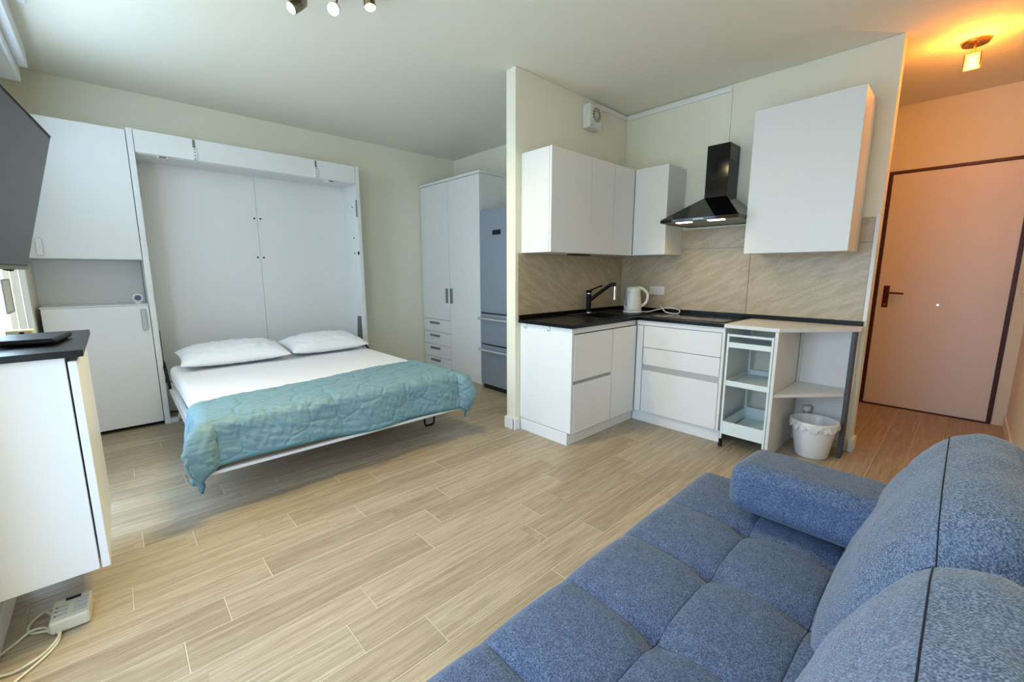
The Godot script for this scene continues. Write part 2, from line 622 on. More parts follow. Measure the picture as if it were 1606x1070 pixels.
func windows() -> void:
	window_unit("window_1", -4.10, -2.75, 2.46, [-3.42])
	window_unit("window_2", -1.75, -0.22, 2.30, [-0.985])
	# vertical blind, drawn to the far side of the window behind the television
	var t := thing("vertical_blind", v3(WX + 0.02, 2.46, -3.5), "white vertical blind of wide curved slats hanging in the window behind the television", "blind")
	box("head_rail", v3(-0.405, 2.452, -4.09), v3(-0.365, 2.486, -2.76), M.white_plastic, t, 0.003)
	var z := -4.085
	for k in 3:
		begin()
		var wz := 0.325
		for side in [0, 1]:
			sheet(10, 1, func(u: float, v: float) -> Vector3:
				var a := (u - 0.5) * 2.0
				return v3(0.022 * (1.0 - a * a) + 0.012 * a + side * 0.0025, -2.43 * v, a * wz * 0.5), side == 1)
		put("slat", commit(), M.blind_cloth, t, v3(-0.395, 2.452, z + wz * 0.5) - t.position)
		z += 0.297
	var fr := put("handle_frame", boxes([[v3(-0.003, 0.072, -0.07), v3(0.003, 0.078, 0.13)], [v3(-0.003, -0.078, -0.07), v3(0.003, -0.072, 0.13)], [v3(-0.003, -0.072, -0.07), v3(0.003, 0.072, -0.064)], [v3(-0.003, -0.072, 0.124), v3(0.003, 0.072, 0.13)]], 0.001), M.handle_metal, t, v3(-0.352, 1.15, -3.05) - t.position)
	fr.set_meta("label", "thin dark rectangular frame")
	put("handle_plate", boxes([[v3(-0.002, -0.072, -0.064), v3(0.001, 0.072, 0.124)]], 0.0005), M.grey_profile, fr)
	put("handle_stem", boxes([[v3(-0.012, -0.2, 0.02), v3(-0.004, 1.30, 0.028)]], 0.001), M.white_plastic, fr)
	# boxed pelmet with the roller-shutter case along the top of the window wall
	var p := thing("shutter_box", v3(-0.34, 2.70, -3.3), "white boxed roller shutter casing with stepped edge under the ceiling at top left", "shutter box")
	box("casing", v3(WX, 2.50, -4.44), v3(-0.285, H, -0.1), M.white_trim, p, 0.003)
	box("step", v3(-0.285, 2.565, -4.34), v3(-0.238, H, -0.1), M.white_trim, p, 0.003)
	box("curtain_rail", v3(-0.200, 2.672, -3.62), v3(-0.165, H, -0.1), M.white_trim, p, 0.003)
	box("underside_panel", v3(-0.395, 2.494, -4.40), v3(-0.305, 2.5005, -0.2), M.white_satin, p, 0.002)

func hall() -> void:
	# entrance door in its dark red frame
	var d := Node3D.new()
	d.name = "door_1"
	d.position = v3(DX, 0, -0.18)
	d.set_meta("kind", "structure")
	add_child(d)
	put("frame", boxes([[v3(DX - 0.012, 0, -0.612), v3(DX + 0.06, 2.149, -0.588)], [v3(DX - 0.012, 0, 0.228), v3(DX + 0.06, 2.149, 0.252)], [v3(DX - 0.012, 2.125, -0.588), v3(DX + 0.06, 2.149, 0.228)]], 0.002), M.door_frame, d, -d.position)
	var leaf := box("leaf", v3(DX - 0.004, 0.012, -0.586), v3(DX + 0.045, 2.123, 0.226), M.door_paint, d, 0.003)
	var hp := box("handle_plate", v3(DX - 0.012, 0.935, -0.545), v3(DX - 0.004, 1.135, -0.503), M.door_handle, leaf, 0.003)
	hp.set_meta("label", "dark red handle plate")
	tube("lever", [v3(DX - 0.006, 1.072, -0.524), v3(DX - 0.05, 1.072, -0.524), v3(DX - 0.052, 1.071, -0.50), v3(DX - 0.05, 1.066, -0.40)], 0.008, M.door_handle, leaf, 8)
	lathe("lock_cylinder", v3(DX - 0.011, 0.962, -0.524), [Vector2(0.0, 0), Vector2(0.009, 0), Vector2(0.009, 0.006), Vector2(0.0, 0.006)], M.brass, leaf, 12, Basis(Vector3.BACK, PI / 2))
	lathe("peephole", v3(DX - 0.003, 0.975, -0.172), [Vector2(0.0, 0), Vector2(0.011, 0), Vector2(0.008, 0.006), Vector2(0.0, 0.006)], M.chrome, leaf, 16, Basis(Vector3.BACK, PI / 2))
	box("sill", v3(DX - 0.012, 0, -0.588), v3(DX + 0.05, 0.010, 0.228), M.door_frame, d, 0.002)
	# entry phone on the right-hand hall wall
	var e := thing("entry_phone", v3(5.05, 1.15, SZ), "white entry phone handset on the hall wall right of the entrance door", "entry phone")
	box("back_plate", v3(4.99, 1.10, SZ - 0.022), v3(5.11, 1.32, SZ), M.white_plastic, e, 0.004)
	rbox("handset", v3(5.0, 1.09, SZ - 0.060), v3(5.05, 1.33, SZ - 0.022), 0.015, M.white_plastic, e)
	# ceiling lamp: brass ring plate and a glass cube
	var c := v3(4.15, H, -0.153)
	var l := thing("hall_ceiling_lamp", c, "small brass ceiling lamp with a glowing glass cube shade in the entrance hall", "ceiling lamp")
	lathe("ceiling_plate", c, [Vector2(0.0, -0.022), Vector2(0.025, -0.022), Vector2(0.03, -0.016), Vector2(0.062, -0.022), Vector2(0.068, -0.012), Vector2(0.068, 0.0), Vector2(0.0, 0.0)], M.brass, l, 36)
	tube("stem", [c + v3(-0.03, -0.02, 0), c + v3(-0.06, -0.075, 0.0), c + v3(-0.075, -0.10, 0.0)], 0.007, M.brass, l, 8)
	var q := c + v3(-0.085, -0.148, 0.0)
	var sh := put("glass_shade", boxes([[v3(-0.036, -0.036, -0.036), v3(0.036, 0.036, -0.030)], [v3(-0.036, -0.036, 0.030), v3(0.036, 0.036, 0.036)], [v3(-0.036, -0.036, -0.030), v3(-0.030, 0.036, 0.030)], [v3(0.030, -0.036, -0.030), v3(0.036, 0.036, 0.030)], [v3(-0.030, 0.030, -0.030), v3(0.030, 0.036, 0.030)]], 0.001), M.crystal, l, q - c)
	sh.set_meta("label", "clear glass cube")
	for s in [[-1, -1], [-1, 1], [1, -1], [1, 1]]:
		box("shade_edge", q + v3(s[0] * 0.035 - 0.003, -0.037, s[1] * 0.035 - 0.003), q + v3(s[0] * 0.035 + 0.003, 0.037, s[1] * 0.035 + 0.003), M.brass, l, 0.001)
	rbox("bulb", q - v3(0.014, 0.020, 0.014), q + v3(0.014, 0.020, 0.014), 0.016, M.bulb_hall, l)
	var o := OmniLight3D.new()
	o.name = "hall_lamp_light"
	o.light_color = Color(1.0, 0.61, 0.20)
	o.light_energy = 0.40
	o.light_size = 0.02
	o.omni_range = 12.0
	o.omni_attenuation = 2.0
	o.shadow_enabled = true
	o.position = q
	add_child(o)

# ------------------------------------------------------------------ wall bed
func wall_bed() -> void:
	var zf := -4.47
	var t := thing("fold_down_bed", v3(1.1, 0, -4.65), "white fold-down wall bed with open surround against the back wall, bed lowered", "wall bed")
	var lp := box("side_panel", v3(0.206, 0, zf - 0.34), v3(0.244, 2.335, zf), M.white_laminate, t, 0.002)
	var rp := box("side_panel", v3(1.967, 0, zf - 0.34), v3(2.005, 2.335, zf), M.white_laminate, t, 0.002)
	box("top_panel", v3(0.244, 2.295, zf - 0.34), v3(1.967, 2.32, zf - 0.022), M.white_laminate, t)
	for s in [[0.247, 0.612], [0.630, 1.570], [1.588, 1.964]]:
		box("header_panel", v3(s[0], 2.165, zf - 0.020), v3(s[1], 2.332, zf), M.white_laminate, t, 0.0015)
	box("header_underside", v3(0.244, 2.160, zf - 0.325), v3(1.967, 2.178, zf - 0.021), M.white_laminate, t, 0.001)
	for s in [[0.244, 1.1045], [1.1065, 1.967]]:
		box("back_panel", v3(s[0], 0.02, zf - 0.345), v3(s[1], 2.295, zf - 0.327), M.white_laminate, t, 0.001)
	for x in [0.621, 1.579]:
		var hb := box("hinge_bracket", v3(x - 0.017, 2.168, zf - 0.004), v3(x + 0.017, 2.262, zf + 0.009), M.white_plastic, t, 0.003)
		for y in [-0.035, -0.012, 0.014, 0.036]:
			box("screw", v3(x - 0.005, 2.212 + y - 0.004, zf + 0.009), v3(x + 0.005, 2.212 + y + 0.004, zf + 0.0105), M.handle_metal, hb, 0.0005)
		box("hinge_arm", v3(x - 0.006, 2.255, zf - 0.010), v3(x + 0.006, 2.325, zf - 0.002), M.handle_metal, t, 0.001)
	for x in [0.409, 1.719]:
		var la := box("latch", v3(x - 0.036, 2.148, zf - 0.09), v3(x + 0.036, 2.163, zf - 0.005), M.white_plastic, t, 0.003)
		box("latch_slot", v3(x - 0.022, 2.1495, zf - 0.006), v3(x + 0.022, 2.157, zf - 0.0042), M.hole_black, la, 0.001)
	for h in [[1.082, 1.771], [1.134, 1.771], [1.082, 1.401], [1.134, 1.401]]:
		lathe("bolt_cap", v3(h[0], h[1], zf - 0.327), [Vector2(0.0, 0.003), Vector2(0.008, 0.003), Vector2(0.009, 0.0)], M.hole_black, t, 12, Basis(Vector3.RIGHT, PI / 2))
	for y in [1.94, 1.62, 1.46]:
		lathe("bolt_cap", v3(1.967, y, zf - 0.12), [Vector2(0.0, 0.003), Vector2(0.008, 0.003), Vector2(0.009, 0.0)], M.hole_black, t, 12, Basis(Vector3.BACK, PI / 2))
		lathe("bolt_cap", v3(0.244, y - 0.1, zf - 0.03), [Vector2(0.0, 0.003), Vector2(0.008, 0.003), Vector2(0.009, 0.0)], M.hole_black, t, 12, Basis(Vector3.BACK, -PI / 2))
	box("lock_plate", v3(0.2445, 1.85, zf - 0.020), v3(0.252, 2.02, zf + 0.002), M.handle_metal, lp, 0.001)
	box("lock_plate", v3(1.959, 1.83, zf - 0.020), v3(1.9665, 2.0, zf + 0.002), M.handle_metal, rp, 0.001)
	box("stop_block", v3(1.955, 1.44, zf - 0.02), v3(1.967, 1.475, zf - 0.003), M.black_plastic, t, 0.002)
	# lifting gear on both sides: piston plate, gas piston, pivot
	for s in [0, 1]:
		var x: float = 0.250 if s == 0 else 1.961
		begin()
		add_slab([Vector2(zf - 0.17, 0.44), Vector2(zf - 0.035, 0.44), Vector2(zf - 0.05, 0.78), Vector2(zf - 0.12, 0.78)], -0.005, 0.005)
		put("lift_plate", commit(), M.olive_metal, t, v3(x, 0, 0) - t.position, Basis(Vector3(0, 0, 1), Vector3(1, 0, 0), Vector3(0, 1, 0)))
		tube("gas_piston", [v3(x, 0.52, zf - 0.07), v3(x, 0.36, zf + 0.28)], 0.011, M.black_plastic, t, 10)
		lathe("pivot", v3(x, 0.36, zf - 0.04), [Vector2(0.0, -0.012), Vector2(0.02, -0.012), Vector2(0.02, 0.012), Vector2(0.0, 0.012)], M.black_plastic, t, 14, Basis(Vector3.BACK, PI / 2))
	# the lowered bed: front panel underneath, side rails, leg loops
	var fr := Node3D.new()
	fr.name = "bed_frame"
	t.add_child(fr, true)
	fr.transform = Transform3D(Basis(Vector3.RIGHT, 0.0237), v3(1.08, 0.268, -3.49) - t.position)
	put("front_panel", boxes([[v3(-0.82, -0.019, -0.945), v3(0.82, 0.0, 0.945)]], 0.002), M.white_laminate, fr)
	for x in [-0.82, 0.788]:
		put("side_rail", boxes([[v3(x, 0.0, -0.945), v3(x + 0.032, 0.062, 0.70)]], 0.002), M.white_laminate, fr)
	put("slat_base", boxes([[v3(-0.775, 0.0, -0.92), v3(0.775, 0.066, 0.925)]], 0.004), M.mattress_base, fr)
	for q in [[0.42, -3.75], [1.79, -2.93]]:
		var x: float = q[0]
		var z: float = q[1]
		tube("leg_loop", [v3(x - 0.03, 0.225, z), v3(x - 0.03, 0.05, z), v3(x - 0.022, 0.014, z), v3(x, 0.008, z), v3(x + 0.03, 0.008, z), v3(x + 0.052, 0.014, z), v3(x + 0.06, 0.05, z), v3(x + 0.06, 0.225, z)], 0.008, M.black_plastic, t, 8, 4)
	box("floor_rail", v3(0.244, 0, zf - 0.06), v3(0.30, 0.035, zf - 0.002), M.white_laminate, t)
	box("floor_rail", v3(0.30, 0, zf - 0.06), v3(1.967, 0.06, zf - 0.04), M.white_laminate, t)

func bed_cabinets() -> void:
	var zf := -4.47
	var t := thing("wall_cabinet", v3(-0.1, 1.353, zf - 0.17), "white wall cabinet with one flat door left of the wall bed, above the open niche", "cabinet")
	box("body", v3(WX + 0.022, 1.353, BZ + 0.002), v3(0.204, 2.318, zf - 0.022), M.white_laminate, t)
	var d := box("door", v3(WX + 0.024, 1.356, zf - 0.020), v3(0.202, 2.316, zf), M.white_laminate, t, 0.002)
	box("handle", v3(-0.352, 1.375, zf), v3(-0.318, 1.49, zf + 0.018), M.white_plastic, d, 0.005)
	var n := thing("niche_panel", v3(-0.1, 1.0, BZ), "white back panel of the open niche between the two cabinets left of the bed", "panel")
	box("panel", v3(WX, 1.0, BZ), v3(0.204, 1.352, BZ + 0.018), M.white_laminate, n)
	var l := thing("base_cabinet", v3(-0.1, 0, zf - 0.17), "low white cabinet with one flat door and side handle, left of the wall bed", "cabinet")
	box("body", v3(WX + 0.028, 0.05, BZ + 0.020), v3(0.204, 1.0, zf - 0.022), M.white_laminate, l)
	box("top_board", v3(WX + 0.022, 1.0, BZ + 0.018), v3(0.204, 1.008, zf + 0.0), M.white_laminate, l)
	var d2 := box("door", v3(WX + 0.030, 0.034, zf - 0.020), v3(0.202, 0.998, zf), M.white_laminate, l, 0.002)
	box("handle", v3(0.150, 0.80, zf), v3(0.180, 0.972, zf + 0.022), M.grey_profile, d2, 0.006)
	box("plinth", v3(WX + 0.028, 0, BZ + 0.022), v3(0.204, 0.048, zf - 0.07), M.shadow_gap, l)
	var c := thing("sensor_disc", v3(0.148, 1.008, -4.585), "round white device with a violet face standing on the low cabinet beside the bed", "sensor")
	var up := Basis(Vector3.RIGHT, PI / 2 - 0.12)
	lathe("ring", v3(0.148, 1.052, -4.59), [Vector2(0.0, -0.014), Vector2(0.030, -0.014), Vector2(0.036, -0.008), Vector2(0.036, 0.008), Vector2(0.031, 0.014), Vector2(0.024, 0.014), Vector2(0.021, 0.009), Vector2(0.0, 0.009)], M.white_plastic, c, 28, up)
	lathe("face", v3(0.148, 1.052, -4.59), [Vector2(0.0, 0.0095), Vector2(0.0212, 0.0095), Vector2(0.0212, 0.012), Vector2(0.0, 0.0135)], M.lens_purple, c, 24, up)
	box("foot", v3(0.128, 1.008, -4.61), v3(0.168, 1.022, -4.57), M.white_plastic, c, 0.003)

var puff: FastNoiseLite

const QX0 := 0.30
const QX1 := 1.83
const QZF := -2.61
const QTOP := 0.503

func hang(h: float) -> Vector2:
	# how far a cloth reaches out over an edge and down beside it, by its length past the edge
	var r := 0.055
	if h <= 0.0:
		return Vector2.ZERO
	var a := h / r
	if a < PI / 2:
		return Vector2(r * sin(a), r * (1.0 - cos(a)))
	var e := h - r * PI / 2
	return Vector2(r + 0.10 * e, r + 0.99 * e)

func quilt_at(s: float, tt: float) -> Vector3:
	# s: across the bed, tt: towards the foot; both in cloth metres
	var hs := maxf(QX0 - s, s - QX1)
	var hf := tt - QZF
	var dx := -1.0 if s < (QX0 + QX1) / 2 else 1.0
	var p := v3(clampf(s, QX0, QX1), QTOP, minf(tt, QZF))
	var wave := 0.010 * sin(s * 9.0 + 1.0) * sin(tt * 7.0) * smoothstep(0.0, 0.1, tt + 3.3)
	if hs > 0.0 and hf > 0.0:
		var d := sqrt(hs * hs + hf * hf)
		var a := atan2(hf, hs)
		d -= maxf(0.0, d - 0.37) * 0.45
		var o := hang(d)
		var flare := 0.095 * sin(PI * clampf(d / 0.36, 0, 1)) * sin(2.0 * a)
		p += v3(dx * cos(a), 0, sin(a)) * (o.x + flare)
		p.y -= o.y * (1.0 - 0.02 * sin(2.0 * a))
	elif hs > 0.0:
		var o := hang(hs)
		p.x += dx * (o.x + 0.022 * sin(tt * 16.0) * smoothstep(0.03, 0.25, hs))
		p.y -= o.y
	elif hf > 0.0:
		var o := hang(hf)
		p.z += o.x + 0.012 * sin(s * 12.0) * smoothstep(0.03, 0.16, hf)
		p.y -= o.y
	else:
		p.y += wave * 0.4
	return p

func bedding() -> void:
	var mt := thing("mattress", v3(1.06, 0.345, -3.49), "thick white mattress in a fitted sheet lying on the lowered wall bed", "mattress")
	rbox("fitted_sheet", v3(0.275, 0.358, -4.42), v3(1.862, 0.497, -2.575), 0.045, M.bed_linen, mt, 4)
	# quilt across the foot end
	puff = noise(FastNoiseLite.TYPE_CELLULAR, 6.0, 21, 1)
	puff.fractal_type = FastNoiseLite.FRACTAL_NONE
	puff.cellular_return_type = FastNoiseLite.RETURN_DISTANCE2_SUB
	puff.cellular_jitter = 0.75
	puff.domain_warp_enabled = true
	puff.domain_warp_type = FastNoiseLite.DOMAIN_WARP_SIMPLEX
	puff.domain_warp_amplitude = 0.07
	puff.domain_warp_frequency = 5.0
	puff.domain_warp_fractal_type = FastNoiseLite.DOMAIN_WARP_FRACTAL_NONE
	var crease := noise(FastNoiseLite.TYPE_SIMPLEX, 1.0, 8, 3)
	var nu := 360
	var nv := 170
	var s0 := QX0 - 0.36
	var s1 := QX1 + 0.25
	var pts := PackedVector3Array()
	var ob := v3(1.06, 0.49, -2.8)
	for i in nu + 1:
		var u := float(i) / nu
		var s := lerpf(s0, s1, u)
		var back := lerpf(-3.0, -3.24, clampf((s - 0.3) / 1.55, 0, 1)) + 0.012 * sin(s * 8.0)
		for j in nv + 1:
			var tt := lerpf(back, QZF + 0.245 + 0.05 * u + 0.010 * sin(s * 7.0), float(j) / nv)
			var e := 0.01
			var p := quilt_at(s, tt)
			var n := (quilt_at(s, tt + e) - quilt_at(s, tt - e)).cross(quilt_at(s + e, tt) - quilt_at(s - e, tt)).normalized()
			var h := smoothstep(0.0, 0.11, puff.get_noise_2d(s, tt) + 1.0) * 0.75 + 0.25 * smoothstep(0.0, 0.5, puff.get_noise_2d(s, tt) + 1.0)
			var rim: float = smoothstep(0.0, 0.03, minf(minf(u, 1 - u) * (s1 - s0), minf(j, nv - j) * 0.008))
			var cr := crease.get_noise_2d(s * 5.0, tt * 17.0 - s * 4.0) * 0.005 + crease.get_noise_2d(s * 20.0 + tt * 9.0, tt * 6.0) * 0.0035 * smoothstep(-0.1, 0.05, tt - QZF)
			pts.append(p + n * ((0.0075 * h + cr) * rim + 0.004) - ob)
	begin()
	sheet_points(pts, nu, nv, true)
	var q := thing("quilt", ob, "teal quilted bedspread folded across the foot of the bed with drooping corners", "quilt")
	put("cover", commit(), M.quilt_cloth, q)
	var edge := []
	for i in range(0, nu + 1, 3):
		edge.append(pts[i * (nv + 1) + nv])
	begin()
	add_tube(edge, 0.006, 6)
	put("hem", commit(), M.quilt_hem, q)
	for i in [0, nu]:
		var e2 := []
		for j in range(0, nv + 1, 3):
			e2.append(pts[i * (nv + 1) + j])
		begin()
		add_tube(e2, 0.006, 6)
		put("hem", commit(), M.quilt_hem, q)
	pillow(v3(0.705, 0.516, -4.22), 0.77, 0.46, 0.17, 3, -0.02, "white pillow on the left half of the bed, nearer the low cabinet")
	pillow(v3(1.452, 0.516, -4.235), 0.70, 0.44, 0.17, 9, 0.03, "white pillow on the right half of the bed, nearer the wardrobe")

func pillow(at: Vector3, w: float, d: float, hgt: float, seed_: int, turn: float, label: String) -> void:
	var t := thing("pillow", at, label, "pillow", "bed pillows")
	t.rotation.y = turn
	t.rotation.x = 0.10
	var wr := noise(FastNoiseLite.TYPE_SIMPLEX, 1.0, seed_, 4)
	begin()
	for side in [1.0, -1.0]:
		sheet(44, 30, func(u: float, v: float) -> Vector3:
			var a := (u - 0.5) * 2.0
			var b := (v - 0.5) * 2.0
			# points crowd towards the rim
			a = sin(a * PI / 2)
			b = sin(b * PI / 2)
			var x := a * w * 0.5 * (1.0 - 0.05 * (1.0 - b * b) * absf(a))
			var z := b * d * 0.5 * (1.0 - 0.07 * (1.0 - a * a) * absf(b))
			var f := pow(maxf(0.0, (1.0 - pow(absf(a), 2.6)) * (1.0 - pow(absf(b), 2.4))), 0.47)
			var k := wr.get_noise_2d(x * 9.0 + z * 5.0, z * 9.0) * 0.016 + absf(wr.get_noise_2d(x * 16.0 - z * 12.0, z * 5.0 + 4.0)) * -0.016
			var y := hgt * (0.36 + (0.62 * f if side > 0 else -0.34 * f)) + k * f * (1.0 if side > 0 else 0.2)
			return v3(x, y, z), side > 0)
	put("cover", commit(), M.bed_linen, t)

# ------------------------------------------------------------------ wardrobe and fridge
func wardrobe() -> void:
	var xf := 2.937
	var t := thing("wardrobe", v3(3.2, 0, -4.235), "tall white two-door wardrobe with four small drawers in the far corner", "wardrobe")
	box("body", v3(xf + 0.022, 0.07, -4.822), v3(3.468, 2.285, -3.642), M.white_laminate, t)
	box("top_board", v3(xf - 0.004, 2.287, -4.825), v3(3.468, 2.316, -3.638), M.white_laminate, t, 0.003)
	box("plinth", v3(xf + 0.012, 0, -4.822), v3(3.468, 0.068, -3.642), M.white_laminate, t)
	var d1 := box("door", v3(xf, 0.677, -4.818), v3(xf + 0.020, 2.283, -4.222), M.white_laminate, t, 0.0018)
	var d2 := box("door", v3(xf, 0.072, -4.218), v3(xf + 0.020, 2.283, -3.645), M.white_laminate, t, 0.0018)
	box("handle", v3(xf - 0.022, 0.89, -4.285), v3(xf, 1.065, -4.258), M.handle_metal, d1, 0.005)
	box("handle", v3(xf - 0.022, 0.89, -4.190), v3(xf, 1.065, -4.163), M.handle_metal, d2, 0.005)
	var y := [0.072, 0.190, 0.352, 0.514, 0.675]
	for k in 4:
		var dr := box("drawer", v3(xf, y[k] + 0.002, -4.818), v3(xf + 0.020, y[k + 1] - 0.002, -4.222), M.white_laminate, t, 0.0018)
		var m: float = (y[k] + y[k + 1]) / 2 + (0.035 if k else 0.02)
		box("handle", v3(xf - 0.020, m - 0.013, -4.655), v3(xf, m + 0.013, -4.455), M.handle_metal, dr, 0.005)

func fridge() -> void:
	var xf := 2.865
	var za := -3.557
	var zb := -2.957
	var t := thing("fridge_freezer", v3(3.15, 0, (za + zb) / 2), "tall grey steel fridge-freezer with two bar-handled drawers, between wardrobe and partition", "fridge")
	box("body", v3(xf + 0.055, 0.03, za), v3(3.45, 1.885, zb), M.fridge_steel, t, 0.004)
	var d := rbox("door", v3(xf, 0.835, za), v3(xf + 0.052, 1.889, zb), 0.008, M.fridge_steel, t, 2)
	for y in [[0.50, 0.822], [0.055, 0.486]]:
		var dr := rbox("drawer", v3(xf, y[0], za), v3(xf + 0.052, y[1], zb), 0.008, M.fridge_steel, t, 2)
		var hy: float = y[1] - 0.05
		tube("bar_handle", [v3(xf, hy, za + 0.01), v3(xf - 0.03, hy, za - 0.004), v3(xf - 0.036, hy, za + 0.02), v3(xf - 0.042, hy, (za + zb) / 2), v3(xf - 0.036, hy, zb - 0.02), v3(xf - 0.03, hy, zb + 0.004), v3(xf, hy, zb - 0.01)], 0.012, M.grey_profile, dr, 8)
	box("gasket", v3(xf + 0.012, 0.48, za + 0.005), v3(xf + 0.054, 0.84, zb - 0.005), M.fridge_dark, t, 0.001)
	box("plinth_grille", v3(xf + 0.03, 0.0, za + 0.01), v3(xf + 0.10, 0.053, zb - 0.01), M.fridge_dark, t)
	box("display_badge", v3(xf - 0.003, 1.628, -3.35), v3(xf, 1.675, -3.225), M.black_gloss, d, 0.001)

# ------------------------------------------------------------------ kitchen
const TOP := 0.895

func base_cabinets() -> void:
	# run under the sink, fronts towards the room at z = -1.85
	var zf := -1.85
	var t := thing("sink_base_unit", v3(2.74, 0, -2.1), "white base unit with flat end panel and two handleless drawers, nearest the partition end", "cabinet")
	box("end_panel", v3(2.310, 0.098, -2.374), v3(2.332, 0.868, zf - 0.004), M.white_satin, t, 0.002)
	box("body", v3(2.334, 0.098, -2.374), v3(2.806, 0.735, zf - 0.024), M.white_laminate, t)
	box("drawer", v3(2.338, 0.486, zf - 0.020), v3(2.804, 0.822, zf), M.white_satin, t, 0.002)
	box("drawer", v3(2.338, 0.092, zf - 0.020), v3(2.804, 0.460, zf), M.white_satin, t, 0.002)
	box("grip_profile", v3(2.334, 0.455, zf - 0.035), v3(2.804, 0.492, zf - 0.0225), M.grey_profile, t, 0.001)
	box("top_rail", v3(2.334, 0.828, zf - 0.022), v3(2.806, 0.868, zf - 0.012), M.white_satin, t, 0.001)
	box("plinth", v3(2.310, 0.0, -2.374), v3(2.806, 0.094, zf - 0.034), M.white_satin, t, 0.001)
	for z in [-2.302, -2.065]:
		var h := tube("hook", [v3(2.310, 0.862, z), v3(2.303, 0.862, z), v3(2.301, 0.845, z), v3(2.297, 0.834, z), v3(2.290, 0.836, z), v3(2.287, 0.846, z)], 0.0035, M.chrome, t, 6, 3)
		h.set_meta("label", "small steel hook")
	var c := thing("corner_base_unit", v3(3.0, 0, -2.1), "white corner base unit with one tall flat door under the sink, beside the inner corner", "cabinet")
	box("body", v3(2.810, 0.098, -2.374), v3(3.155, 0.735, zf - 0.024), M.white_laminate, c)
	box("door", v3(2.812, 0.092, zf - 0.020), v3(3.150, 0.822, zf), M.white_satin, c, 0.002)
	box("top_rail", v3(2.810, 0.828, zf - 0.022), v3(3.155, 0.868, zf - 0.012), M.white_satin, c, 0.001)
	box("plinth", v3(2.810, 0.0, -2.374), v3(3.19, 0.094, zf - 0.034), M.white_satin, c, 0.001)
	# run under the hob, fronts towards the window at x = 3.16
	var xf := 3.16
	var d := thing("hob_base_unit", v3(3.43, 0, -1.5), "white base unit with three wide handleless drawers under the hob", "cabinet")
	box("body", v3(xf + 0.024, 0.098, -2.374), v3(KX - 0.001, 0.866, -1.172), M.white_laminate, d)
	box("end_panel", v3(xf + 0.002, 0.098, -1.170), v3(KX, 0.868, -1.150), M.white_satin, d)
	box("corner_post", v3(xf - 0.002, 0.098, zf + 0.002), v3(xf + 0.02, 0.826, -1.792), M.white_satin, d)
	box("drawer", v3(xf, 0.648, -1.787), v3(xf + 0.020, 0.826, -1.172), M.white_satin, d, 0.002)
	box("drawer", v3(xf, 0.502, -1.787), v3(xf + 0.020, 0.644, -1.172), M.white_satin, d, 0.002)
	box("drawer", v3(xf, 0.100, -1.787), v3(xf + 0.020, 0.454, -1.172), M.white_satin, d, 0.002)
	box("grip_profile", v3(xf + 0.008, 0.450, -1.790), v3(xf + 0.0225, 0.506, -1.160), M.grey_profile, d, 0.001)
	box("top_rail", v3(xf - 0.002, 0.830, -1.848), v3(xf + 0.012, 0.868, -1.150), M.white_satin, d, 0.001)
	box("plinth", v3(xf + 0.034, 0.0, -1.884), v3(xf + 0.05, 0.096, -1.150), M.white_satin, d, 0.001)

